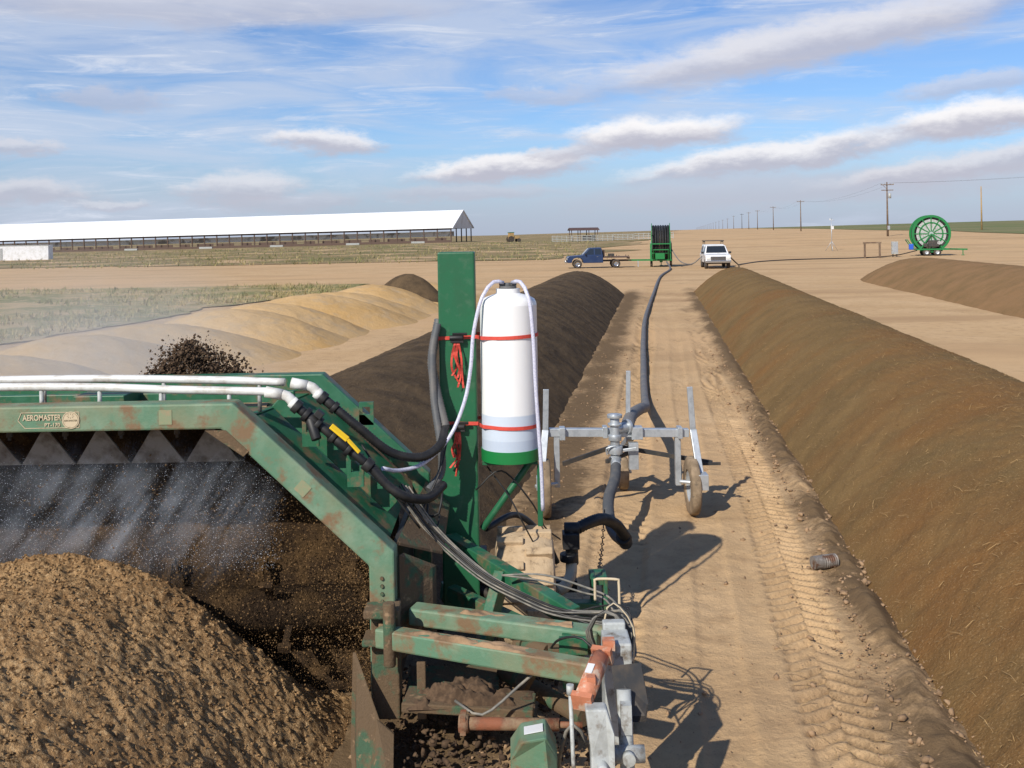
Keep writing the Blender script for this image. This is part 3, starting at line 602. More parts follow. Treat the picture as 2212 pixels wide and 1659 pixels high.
mb = MB(); mb.prism([(0.30, 4.72, 0.80), (0.40, 4.72, 0.80), (0.43, 4.68, 0.70), (0.43, 4.64, 0.2), (0.32, 4.64, 0.2), (0.32, 4.68, 0.62)], (0, -0.08, 0)); mb.cyl((0.37, 4.63, 0.56), (0.37, 4.55, 0.56), 0.025); mb.cyl((0.37, 4.63, 0.45), (0.37, 4.55, 0.45), 0.018)
mb.obj('tongue_bracket', M['greyp'], TU, 0.01)
mb = MB()
mb.cyl((0.50, 4.84, 0.80), (0.50, 4.70, 0.40), 0.035); mb.cyl((0.42, 4.72, 0.55), (0.58, 4.72, 0.55), 0.04); mb.box((0.52, 4.70, 0.36), (0.16, 0.12, 0.06)); mb.cyl((0.47, 4.66, 0.30), (0.57, 4.66, 0.46), 0.05)
mb.cyl((0.50, 4.68, 0.56), (0.50, 4.64, 0.56), 0.03); mb.box((0.50, 4.76, 0.70), (0.05, 0.05, 0.14))
mb.obj('hitch_pin', M['greyp'], TU)
mb = MB(); mb.cyl((0.24, 4.8, 0.82), (0.25, 4.7, 0.3), 0.010); mb.cyl((0.24, 4.8, 0.845), (0.24, 4.8, 0.80), 0.018); mb.obj('locking_rod', M['greyp'], TU)
mb = MB(); mb.prism([(0.45, 4.90, 0.86), (0.60, 4.93, 0.86), (0.62, 4.86, 0.72), (0.60, 4.80, 0.66), (0.47, 4.80, 0.66)], (0, 0.02, 0.02)); mb.obj('guard_plate', M['dark'], TU)
mb = MB(); mb.prism([(-0.05, 4.9, 0.55), (0.0, 4.82, 0.66), (0.12, 4.82, 0.68), (0.17, 4.9, 0.55), (0.17, 4.9, 0.1), (-0.05, 4.9, 0.1)], (0, -0.20, 0)); mb.obj('jack_housing', M['green2'], TU, 0.012)
mb = MB(); mb.box((0.06, 4.72, 0.676), (0.09, 0.07, 0.004), (0, -0.17, 0)); mb.obj('white_label', M['white'], TU)
mb = MB(); mb.tube([(0.44, 5.75, 0.90), (0.44, 5.75, 1.00), (0.45, 5.75, 1.02), (0.56, 5.74, 1.02), (0.575, 5.74, 1.00), (0.575, 5.72, 0.85)], 0.008, 8, step=0.01); mb.obj('grab_handle', M['decal'], TU)
rr = random.Random(3)
def hz_(pts, r_=0.008, m='cable'):
    mb = MB(); mb.tube(pts, r_, 6); mb.obj('hydraulic_hose', M[m], TU)
for i in range(11):
    dx = rr.uniform(-0.04, 0.04); dz = rr.uniform(-0.02, 0.025); ex = rr.uniform(-0.03, 0.06); ez = rr.uniform(-0.08, 0.05)
    hz_([(-0.72 + dx, 6.35, 1.42 + dz), (-0.62 + dx, 6.35, 1.26 + dz), (-0.52 + dx, 6.35, 1.13 + dz), (-0.38 + dx, 6.32, 1.00 + dz), (-0.18 + dx, 6.2, 0.88 + dz), (0.05 + dx, 6.05, 0.81 + dz), (0.24 + dx, 5.88, 0.79 + dz), (0.42 + ex, 5.75, 0.82 + ez), (0.55 + ex, 5.62, 0.86 + ez), (0.58 + ex, 5.5, 0.76 + ez), (0.52 + ex, 5.4, 0.68)], rr.choice([0.006, 0.008, 0.005]), rr.choice(['cable', 'cable', 'black']))
for i in range(3):
    ex = rr.uniform(-0.03, 0.04)
    hz_([(-0.10, 6.2, 0.90), (0.15, 6.15, 0.90 + ex), (0.38, 6.0, 0.88 + ex), (0.53 + ex, 5.8, 0.88), (0.57 + ex, 5.6, 0.8), (0.48, 5.5, 0.62)], 0.006)
for i in range(6):
    ex = rr.uniform(-0.03, 0.04)
    hz_([(0.45 + ex, 5.45 - ex, 0.66), (0.38 + ex * 2, 5.38, 0.88 + ex), (0.47 + ex, 5.38, 0.98 + ex), (0.57 + ex, 5.35, 0.90), (0.60, 5.28 + ex, 0.70)], 0.006, rr.choice(['cable', 'decal', 'black']))
hz_([(-0.35, 5.4, 0.5), (-0.2, 5.3, 0.47), (0.0, 5.35, 0.6), (0.1, 5.4, 0.66)])
hz_([(0.18, 5.0, 0.3), (0.2, 4.9, 0.5), (0.25, 4.88, 0.62), (0.33, 4.9, 0.5), (0.36, 4.95, 0.3)], 0.009)
hz_([(0.16, 5.62, 0.66), (0.22, 5.45, 0.80), (0.34, 5.35, 0.84), (0.45, 5.3, 0.72)], 0.007, 'black')
def cable(pts, r_=0.006):
    mb = MB(); mb.tube(pts, r_, 6); mb.obj('cable', M['black'], TU)
cable([(-1.15, 6.33, 1.80), (-0.98, 6.33, 1.60), (-0.80, 6.33, 1.40), (-0.70, 6.33, 1.32)], 0.012); cable([(-0.50, 6.6, 1.45), (-0.56, 6.55, 1.32), (-0.58, 6.5, 1.2), (-0.5, 6.45, 1.22), (-0.48, 6.5, 1.35)], 0.008)
cable([(-0.28, 6.9, 1.25), (-0.1, 6.9, 1.38), (0.1, 6.95, 1.15), (0.2, 7.2, 0.9), (0.32, 7.5, 0.72)]); cable([(-0.2, 6.95, 1.4), (-0.05, 6.9, 1.2), (0.05, 6.9, 1.0), (0.15, 7.1, 0.75)])
cable([(-0.46, 6.7, 1.62), (-0.50, 6.6, 1.45), (-0.60, 6.5, 1.25), (-0.62, 6.45, 1.15), (-0.52, 6.45, 1.12), (-0.5, 6.5, 1.2)], 0.006); cable([(-0.95, 6.2, 1.72), (-0.80, 6.15, 1.50), (-0.7, 6.15, 1.35), (-0.6, 6.2, 1.2)], 0.007)
def tyre(name, c, r_, w, mats, par, lugs=0, world=True, axis='x'):
    mb = MB(); c = Vector(c)
    prof = [(r_ * 0.56, -w / 2), (r_ * 0.78, -w / 2 * 1.04), (r_ * 0.93, -w / 2 * 0.98), (r_, -w * 0.36), (r_ * 1.01, 0), (r_, w * 0.36), (r_ * 0.93, w / 2 * 0.98), (r_ * 0.78, w / 2 * 1.04), (r_ * 0.56, w / 2), (r_ * 0.56, -w / 2)]
    mb.rev(prof, c, 36, axis=axis)
    for i in range(lugs):
        for sgn in (-1, 1):
            a = 2 * math.pi * (i + (0.5 if sgn > 0 else 0)) / lugs
            ctr = c + Vector((sgn * w * 0.25, math.cos(a) * r_ * 1.0, math.sin(a) * r_ * 1.0))
            mb.box(ctr, (w * 0.46, r_ * 0.14, r_ * 0.15), (a + math.pi / 2, 0, 0))
    return mb.obj(name, mats, par, world=world, bevel=0.008 if lugs else 0)
def rim(name, c, r_, w, m, par, world=True, axis='x'):
    mb = MB(); c = Vector(c)
    mb.rev([(r_, -w / 2), (r_ * 0.9, -w * 0.35), (r_ * 0.85, -w * 0.1), (r_ * 0.35, 0.0), (0.01, 0), ], c, 24, axis=axis)
    mb.rev([(r_, w / 2), (r_ * 0.9, w * 0.35), (r_ * 0.85, w * 0.1), (r_ * 0.35, 0.01), (0.01, 0.01)], c, 24, axis=axis)
    return mb.obj(name, m, par, world=world)
WH = tyre('tyre', (0.05, 7.15, 0.46), 0.42, 0.40, M['tyre_lit'], TU, 13)
rim('rim', (0.05, 7.15, 0.46), 0.235, 0.32, M['green2'], TU)
mb = MB(); mb.cyl((0.43, 7.9, 0.40), (0.42, 7.9, 0.70), 0.05, n=16); mb.box((0.42, 7.88, 0.60), (0.13, 0.14, 0.12)); mb.cyl((0.40, 7.86, 0.44), (0.40, 7.86, 0.50), 0.07); mb.box((0.36, 7.85, 0.26), (0.2, 0.12, 0.09)); mb.cyl((0.37, 7.9, 0.68), (0.49, 7.9, 0.68), 0.05)
mb.obj('pump', M['black'], TU, 0.006)
mb = MB(); mb.tube([(0.42, 7.85, 0.42), (0.41, 7.8, 0.35), (0.36, 7.72, 0.29), (0.30, 7.7, 0.27)], 0.045, 12, step=0.02); mb.obj('pipe_elbow', M['decal'], TU)
mb = MB(); mb.box((0.60, 7.6, 0.40), (0.12, 0.2, 0.06)); mb.box((0.56, 7.55, 0.30), (0.03, 0.2, 0.28)); mb.box((0.65, 7.55, 0.30), (0.03, 0.2, 0.28)); mb.beam((0.6, 7.5, 0.2), (0.3, 7.4, 0.25), 0.1, 0.1); mb.beam((0.36, 7.5, 0.15), (0.62, 6.0, 0.30), 0.07, 0.09)
mb.obj('tow_bracket', M['green'], TU, 0.006)
mb = MB()
for i in range(22):
    f = i / 21; p = Vector((0.62, 7.7, 0.42)).lerp(Vector((0.75, 8.6, 0.62)), f) - Vector((0, 0, 0.08 * math.sin(math.pi * f)))
    a = i % 2 * math.pi / 2; u_ = Vector((math.cos(a), 0, math.sin(a)))
    mb.tube([p + Vector((0, -0.028, 0)), p + u_ * 0.014, p + Vector((0, 0.028, 0)), p - u_ * 0.014, p + Vector((0, -0.0279, 0))], 0.004, 5, step=0.02)
mb.obj('safety_chain', M['dark'], TU)
part(lambda q: (q.box((-0.30, 7.15, 0.55), (0.16, 0.3, 0.4)), q.cyl((-0.3, 7.0, 0.55), (-0.12, 7.0, 0.45), 0.035)), 'drive_unit', M['dark'], bev=0.01)
part(lambda q: q.tube([(-0.22, 7.05, 0.94), (0.0, 7.35, 0.95), (0.2, 7.55, 0.72), (0.30, 7.65, 0.50)], 0.022, 10), 'drain_hose', M['black'], bev=0)
mb = MB(); mb.beam((-0.23, 7.0, 1.44), (0.15, 7.0, 1.44), 0.26, 0.03); mb.cyl((-0.24, 6.98, 0.96), (0.10, 6.98, 1.42), 0.024, n=12); mb.box((0.16, 6.85, 1.22), (0.035, 0.02, 0.42))
mb.obj('tank_bracket', M['green3'], TU, 0.004)

# ---- tank (held by straps)
TC = Vector((-0.035, 6.92, 0))
TK = thing('liquid_tank', 'tall white plastic cylinder tank strapped to green mast', 'tank', (TC.x, TC.y, 1.46))
tm, nt, b = new_mat('translucent_white_plastic'); N = nt.nodes; L = nt.links
geo = N.new('ShaderNodeNewGeometry'); sx = N.new('ShaderNodeSeparateXYZ'); L.new(geo.outputs['Position'], sx.inputs[0])
f = mr(sx.outputs[2], 1.785, 1.775); c = mixc(f, (0.84, 0.84, 0.83), (0.56, 0.63, 0.72)); f2 = mr(sx.outputs[2], 1.615, 1.608); c = mixc(f2, c, (0.48, 0.55, 0.65))
L.new(c, b.inputs['Base Color']); b.inputs['Roughness'].default_value = 0.35; b.inputs['Subsurface Weight'].default_value = 0.15; b.inputs['Subsurface Radius'].default_value = (0.05, 0.05, 0.05)
R_ = 0.196
mb = MB()
mb.rev([(R_, 1.53), (R_, 2.52)], TC, 64)
mb.rev([(R_, 2.52), (R_ - .004, 2.538), (R_ * .93, 2.558), (R_ * .8, 2.572), (R_ * .6, 2.586), (R_ * .45, 2.595), (R_ * .42, 2.60)], TC, 64)
mb.rev([(R_ * .42, 2.60), (R_ * .42, 2.63), (0.001, 2.631)], TC, 64, smooth=False); mb.rev([(R_, 1.53), (0.001, 1.53)], TC, 64, smooth=False)
mb.obj('tank_body', tm, TK)
mb = MB(); mb.rev([(R_ + 0.006, 1.46), (R_ + 0.006, 1.54)], TC, 64); mb.rev([(0.001, 1.46), (R_ + .006, 1.46)], TC, 64, smooth=False); mb.rev([(R_ + .006, 1.54), (R_ - .001, 1.54)], TC, 64, smooth=False)
mb.obj('tank_base', M['greenb'], TK)
mb = MB(); mb.cyl(TC + Vector((0, 0, 2.62)), TC + Vector((0, 0, 2.648)), 0.06, n=20); mb.cyl(TC + Vector((0, 0, 2.64)), TC + Vector((0, 0, 2.67)), 0.025); mb.box(TC + Vector((0, 0, 2.66)), (0.12, 0.03, 0.02))
mb.obj('tank_cap', M['ghose'], TK, 0.003)
def tubeobj(name, pts, label):
    mb = MB(); mb.tube(pts, 0.013, 10); o = mb.obj(name, M['tube']); tag(o, label, 'tube'); return o
tubeobj('braided_tube', [TC + Vector((-0.03, -0.02, 2.67)), (-0.13, 6.86, 2.68), (-0.21, 6.80, 2.58), (-0.27, 6.78, 2.35), (-0.295, 6.76, 2.10), (-0.34, 6.74, 1.88), (-0.44, 6.68, 1.66), (-0.60, 6.55, 1.52), (-0.75, 6.4, 1.51), (-0.83, 6.25, 1.56)], 'clear braided tube curving from tank cap to valve')
tubeobj('braided_tube', [TC + Vector((0.03, -0.02, 2.67)), (0.05, 6.80, 2.68), (0.105, 6.72, 2.57), (0.13, 6.70, 2.30), (0.14, 6.70, 2.0), (0.155, 6.72, 1.70), (0.17, 6.74, 1.40), (0.175, 6.76, 1.14)], 'clear braided tube hanging down beside the tank')
def strap(z, tilt, nm):
    o_ = thing('ratchet_strap', 'red ratchet strap looped around tank and mast', 'strap', (-0.2, 6.9, z), group='tank straps')
    pts = []
    for a in range(-112, 113, 8):
        pts.append((TC.x + (R_ + .006) * math.cos(math.radians(a)), TC.y + (R_ + .006) * math.sin(math.radians(a))))
    pts += [(-0.24, 7.128), (-0.522, 7.128), (-0.522, 6.913), (-0.255, 6.913), (-0.22, 6.80)]
    vs = []; n_ = len(pts)
    for (x, y) in pts: zz_ = z + tilt * x; vs += [(x, y, zz_ - 0.012), (x, y, zz_ + 0.012)]
    mb = MB(); mb.add(vs, [(2 * i, 2 * ((i + 1) % n_), 2 * ((i + 1) % n_) + 1, 2 * i + 1) for i in range(n_)])
    q = mb.obj('strap_webbing', M['red'], o_); sd = q.modifiers.new('S', 'SOLIDIFY'); sd.thickness = 0.003; sd.offset = 0
    mb = MB(); mb.box((-0.39, 6.89, z - 0.02), (0.09, 0.03, 0.05)); mb.cyl((-0.44, 6.88, z - 0.01), (-0.35, 6.88, z - 0.01), 0.018); mb.box((-0.37, 6.875, z + 0.015), (0.1, 0.012, 0.02), (0.3, 0, 0))
    mb.obj('ratchet_buckle', M['black'], o_, 0.003)
    mb = MB(); rr = random.Random(int(z * 100)); 
    for k_ in range(5):
        x = -0.395 + rr.uniform(-0.02, 0.02); l_ = rr.uniform(0.18, 0.32)
        q_ = [(x, 6.885, z - 0.04), (x + rr.uniform(-.03, .03), 6.87, z - 0.04 - l_ * 0.35), (x + rr.uniform(-.03, .03), 6.885, z - 0.04 - l_ * 0.7), (x + rr.uniform(-.05, .03), 6.88, z - 0.04 - l_)]
        q_ = catmull(q_, 0.02)
        for i in range(len(q_) - 1): 
            a_ = q_[i]; b_ = q_[i + 1]; w_ = Vector((0.007, 0.006 * math.sin(i), 0))
            mb.add([a_ - w_, a_ + w_, b_ + w_, b_ - w_], [(0, 1, 2, 3)])
    mb.obj('strap_tail', M['red'], o_)
strap(2.31, 0.03, 0); strap(1.70, -0.02, 1)

# ------------------------------------------------------------------ hose cart
CA = thing('hose_cart', 'galvanized steel three-wheeled hose cart towed on the lane', 'hose cart', (1.1, 10.7, 0))
mb = MB()
mb.beam((0.36, 10.8, 0.87), (1.86, 10.8, 0.84), 0.09, 0.085)
mb.box((0.50, 10.76, 0.865), (0.06, 0.14, 0.13)); mb.box((1.30, 10.78, 0.855), (0.12, 0.14, 0.13)); mb.box((1.76, 10.78, 0.85), (0.05, 0.14, 0.12)); mb.box((0.96, 10.78, 0.87), (0.05, 0.14, 0.12))
mb.obj('cross_beam', M['galv'], CA, 0.005)
def cpart(fn, name, m=M['galv'], bev=0.004): return part(fn, name, m, CA, bev)
cpart(lambda q: (q.beam((1.87, 10.74, 1.34), (1.90, 10.74, 0.85), 0.03, 0.06, up=(1, 0, 0)), q.beam((1.90, 10.74, 0.88), (1.93, 10.5, 0.42), 0.045, 0.07, up=(1, 0, 0)), q.box((1.94, 10.46, 0.40), (0.10, 0.16, 0.16))), 'upright')
cpart(lambda q: (q.beam((0.335, 10.74, 1.34), (0.32, 10.74, 0.87), 0.03, 0.06, up=(1, 0, 0)), q.beam((0.32, 10.74, 0.9), (0.26, 10.5, 0.42), 0.045, 0.07, up=(1, 0, 0)), q.box((0.25, 10.5, 0.40), (0.08, 0.1, 0.14))), 'upright')
cpart(lambda q: q.beam((1.27, 11.2, 1.46), (1.25, 11.2, 0.60), 0.03, 0.05, up=(1, 0, 0)), 'upright')
cpart(lambda q: (q.beam((1.74, 10.8, 0.82), (1.74, 10.8, 0.28), 0.06, 0.07, up=(0, 1, 0)), q.cyl((1.74, 10.7, 0.34), (2.0, 10.6, 0.34), 0.02)), 'wheel_fork')
cpart(lambda q: (q.beam((0.44, 10.8, 0.84), (0.44, 10.8, 0.28), 0.06, 0.07, up=(0, 1, 0)), q.cyl((0.44, 10.7, 0.34), (0.2, 10.6, 0.34), 0.02)), 'wheel_fork')
for x in (1.865, 0.31):
    W_ = tyre('wheel', (x, 10.64, 0.31), 0.305, 0.10, M['tyre'], CA); q = rim('rim', (x, 10.64, 0.31), 0.175, 0.08, M['galv'], CA)
W_ = tyre('wheel', (1.25, 11.75, 0.19), 0.185, 0.11, M['tyre'], CA); 
mb = MB(); mb.beam((1.25, 10.85, 0.80), (1.25, 11.75, 0.48), 0.07, 0.07); mb.beam((1.17, 11.75, 0.50), (1.17, 11.75, 0.2), 0.02, 0.06, up=(0, 1, 0)); mb.beam((1.33, 11.75, 0.50), (1.33, 11.75, 0.2), 0.02, 0.06, up=(0, 1, 0)); mb.box((1.25, 11.75, 0.49), (0.2, 0.08, 0.03)); mb.cyl((1.15, 11.75, 0.20), (1.35, 11.75, 0.20), 0.015)
mb.obj('rear_strut', M['galv'], CA, 0.004)
mb = MB(); mb.beam((0.5, 10.7, 0.55), (1.05, 10.9, 0.68), 0.03, 0.045); mb.beam((1.1, 10.9, 0.68), (2.12, 10.85, 0.50), 0.03, 0.045); mb.box((2.1, 10.8, 0.50), (0.2, 0.02, 0.03)); mb.beam((1.25, 10.9, 0.62), (0.95, 10.55, 0.6), 0.03, 0.04)
mb.obj('tie_bar', M['dark'], CA)
mb = MB(); x = 1.055
mb.cyl((x, 10.66, 0.62), (x, 10.66, 1.08), 0.05, n=20)
for z0, z1, r_ in ((1.04, 1.075, 0.08), (0.96, 0.98, 0.075), (0.80, 0.86, 0.07), (0.66, 0.74, 0.08), (0.58, 0.62, 0.065)): mb.cyl((x, 10.66, z0), (x, 10.66, z1), r_, n=20)
mb.cyl((x - .02, 10.66, 0.92), (x + 0.17, 10.78, 0.92), 0.055, n=18); mb.cyl((x + 0.13, 10.76, 0.92), (x + 0.16, 10.78, 0.92), 0.08, n=18)
mb.tube([(x, 10.66, 0.62), (x - .005, 10.6, 0.58), (x - .01, 10.5, 0.56)], 0.055, 14, step=0.03); mb.beam((x + .08, 10.62, 0.70), (x + .22, 10.6, 0.72), 0.02, 0.03)
mb.box((x + 0.20, 10.72, 0.62), (0.10, 0.10, 0.28)); mb.tube([(x - .09, 10.6, 0.66), (x - .10, 10.58, 0.73), (x + 0.0, 10.57, 0.76)], 0.009, 6)
mb.obj('pipe_valve', M['galv'], CA, 0.003)
mb = MB(); mb.ribbed([(1.045, 10.52, 0.56), (1.0, 10.2, 0.50), (0.90, 9.8, 0.42), (0.86, 9.4, 0.36), (0.87, 9.05, 0.31), (0.93, 8.8, 0.30)], 0.052, 0.03, 0.08)
o = mb.obj('suction_hose', M['ghose']); tag(o, 'grey ribbed hose linking the cart to the turner', 'hose')
mb = MB(); mb.ribbed([(0.47, 7.9, 0.68), (0.58, 7.98, 0.705), (0.70, 8.15, 0.68), (0.82, 8.38, 0.57), (0.90, 8.58, 0.44), (0.95, 8.74, 0.34)], 0.045, 0.03, 0.08); mb.cyl((0.91, 8.66, 0.38), (0.95, 8.82, 0.28), 0.062)
o = mb.obj('pump_hose', M['black']); tag(o, 'black ribbed hose arching from the pump', 'hose')
mb = MB(); mb.tube([(1.20, 10.79, 0.92), (1.32, 11.4, 0.93), (1.62, 12.9, 0.74), (1.98, 15.2, 0.36), (2.25, 17.4, 0.12), (2.52, 19.6, 0.075), (2.83, 22, 0.075), (3.52, 27.3, 0.075), (4.55, 34.6, 0.075), (6.55, 47, 0.075), (9.7, 66, 0.08), (12.4, 79, 0.1), (12.9, 84, 0.5)], 0.070, 12, step=0.3)
o = mb.obj('supply_hose', M['fhose']); tag(o, 'long grey irrigation hose lying along the dirt lane', 'hose')
FT = thing('pipe_fitting', 'short dirty threaded pipe coupling lying on dirt', 'pipe fitting', (2.70, 8.85, 0.065))
mb = MB(); d_ = Vector((1, 0.25, 0)).normalized(); c0 = Vector((2.70, 8.85, 0.072)); q_ = []; rd = []
for i in range(22): q_.append(c0 + d_ * (-0.11 + 0.22 * i / 21)); rd.append(0.056 + (0.005 if i % 2 else 0) if i > 8 else 0.058)
mb.sweep(q_, rd, 20, smooth=False); mb.obj('coupling_body', M['can'], FT)
mb = MB(); mb.cyl(c0 + d_ * 0.109, c0 + d_ * 0.1125, 0.046, n=20); mb.obj('bore_shade', M['dark'], FT)  # solid dark disc stands in for the shade of the hollow end

# ------------------------------------------------------------------ spray, droplets, flying compost
vm = bpy.data.materials.new('spray_mist'); vm.use_nodes = True; nt = vm.node_tree; N = nt.nodes; L = nt.links
N.remove(N['Principled BSDF']); vs_ = N.new('ShaderNodeVolumeScatter'); vs_.inputs['Color'].default_value = (0.76, 0.86, 1.0, 1); vs_.inputs['Anisotropy'].default_value = -0.25
geo = N.new('ShaderNodeNewGeometry'); sx = N.new('ShaderNodeSeparateXYZ'); L.new(geo.outputs['Position'], sx.inputs[0])
def M2(op, a, b_):
    m = N.new('ShaderNodeMath'); m.operation = op
    for i, q in enumerate((a, b_)):
        if isinstance(q, (int, float)): m.inputs[i].default_value = q
        else: L.new(q, m.inputs[i])
    return m.outputs[0]
xx_, zz_ = sx.outputs[0], sx.outputs[2]
cu_ = M2('SUBTRACT', M2('MULTIPLY', xx_, 0.85), M2('MULTIPLY', zz_, 0.53)); cw_ = M2('ADD', M2('MULTIPLY', xx_, 0.53), M2('MULTIPLY', zz_, 0.85))
cb = N.new('ShaderNodeCombineXYZ'); L.new(M2('MULTIPLY', cu_, 9.0), cb.inputs[0]); L.new(M2('MULTIPLY', cw_, 1.8), cb.inputs[1]); L.new(sx.outputs[1], cb.inputs[2])
n1 = nz(1.0, 6, 0.68, cb.outputs[0]); n2 = nz(2.0, 4, 0.55)
dn = M2('MULTIPLY', mr(n1, 0.40, 0.68, 0.08, 2.6), mr(n2, 0.36, 0.62, 0.25, 1.3))
dn = M2('MULTIPLY', dn, mr(zz_, 0.85, 1.25, 0.0, 1.0)); dn = M2('MULTIPLY', dn, mr(zz_, 1.80, 1.40, 0.15, 1.0))
fx_ = M2('ADD', xx_, M2('MULTIPLY', zz_, -0.45))
dn = M2('MULTIPLY', dn, mr(fx_, -2.0, -3.0, 0.0, 1.0))
L.new(dn, vs_.inputs['Density']); L.new(vs_.outputs[0], N['Material Output'].inputs['Volume'])
poly = [(-1.60, 1.66), (-1.6925, 1.84)]
x = -1.6925
for i in range(8):
    x -= 0.1675; poly.append((x, 1.66)); x -= 0.1675; poly.append((x, 1.84))
poly += [(-4.5, 0.85), (-1.2, 0.85), (-1.2, 1.2)]
MB().prism([(a, 5.99, b_) for a, b_ in poly], (0, 0.24, 0)).obj('water_spray', vm)
tag(bpy.data.objects['water_spray'], 'fans of fine water mist spraying under the hood', 'water spray', kind='stuff')
n = 14000
u = r.rand(n); X0 = -3.35 + 1.9 * u ** 1.1; Z0 = 1.02 + 0.66 * r.rand(n) ** 1.3; Y0 = r.uniform(5.98, 6.3, n)
tag(clumps('water_droplets', np.stack([X0, Y0, Z0], 1), 0.0008 + 0.0020 * r.rand(n) ** 4, M['drop'], 12), 'tiny airborne water droplets', 'water droplets', kind='stuff')
n = 30000
u1 = r.rand(n); X0 = -0.92 - 2.1 * u1 ** 1.5; Y0 = r.uniform(6.0, 6.5, n); Z0 = 0.12 + (0.55 + 0.6 * np.sqrt(u1) + 0.40 * r.rand(n)) * r.rand(n) ** 0.8 * 1.1
S = 0.0014 + 0.0065 * r.rand(n) ** 7
tag(clumps('flying_compost', np.stack([X0, Y0, Z0], 1), S, M['comp_m'], 13, 1.0), 'crumbs of compost flung by the rotor', 'flying compost', kind='stuff')
n = 7500
cxs = np.array([-2.46, -2.32, -2.20, -2.06, -2.36, -2.54]); czs = np.array([2.08, 2.13, 2.06, 2.02, 2.19, 2.02]); cr = np.array([0.13, 0.13, 0.13, 0.10, 0.08, 0.08]); k = r.randint(0, 6, n)
g = r.randn(n, 3) * 0.5
X0 = cxs[k] + cr[k] * g[:, 0] * 1.25; Z0 = czs[k] + cr[k] * g[:, 2]; Y0 = 7.3 + 0.12 * g[:, 1]
S = 0.003 + 0.015 * r.rand(n) ** 3.5
tag(clumps('thrown_compost', np.stack([X0, Y0, Z0], 1), S, M['clod'], 14, 1.0), 'dark clumps of compost thrown up behind the hood', 'thrown compost', kind='stuff')
dm = bpy.data.materials.new('drifting_dust'); dm.use_nodes = True; nt = dm.node_tree; N = nt.nodes; L = nt.links
N.remove(N['Principled BSDF']); vs_ = N.new('ShaderNodeVolumeScatter'); vs_.inputs['Color'].default_value = (0.93, 0.86, 0.79, 1)
tco = N.new('ShaderNodeTexCoord'); lnn = N.new('ShaderNodeVectorMath'); lnn.operation = 'LENGTH'; L.new(tco.outputs['Object'], lnn.inputs[0])
geo = N.new('ShaderNodeNewGeometry')
L.new(M2('MULTIPLY', mr(lnn.outputs['Value'], 0.95, 0.1, 0.0, 0.17), mr(nz(0.35, 3), 0.35, 0.65, 0.3, 1.3)), vs_.inputs['Density']); L.new(vs_.outputs[0], N['Material Output'].inputs['Volume'])
for k_, (lc, sc_) in enumerate((((-6.6, 15.0, 1.3), (3.6, 6.0, 1.9)), ((-4.6, 11.5, 1.0), (2.2, 3.5, 1.6)))):
    mb = MB(); mb.rev([(0.001, -1), (0.38, -0.92), (0.7, -0.71), (0.92, -0.38), (1, 0), (0.92, 0.38), (0.7, 0.71), (0.38, 0.92), (0.001, 1)], (0, 0, 0), 32)
    o = mb.obj('dust_cloud', dm); o.location = lc; o.scale = sc_; o.rotation_euler = (0, 0.12, 0); tag(o, 'thin pale dust drifting off the turner', 'dust', kind='stuff')

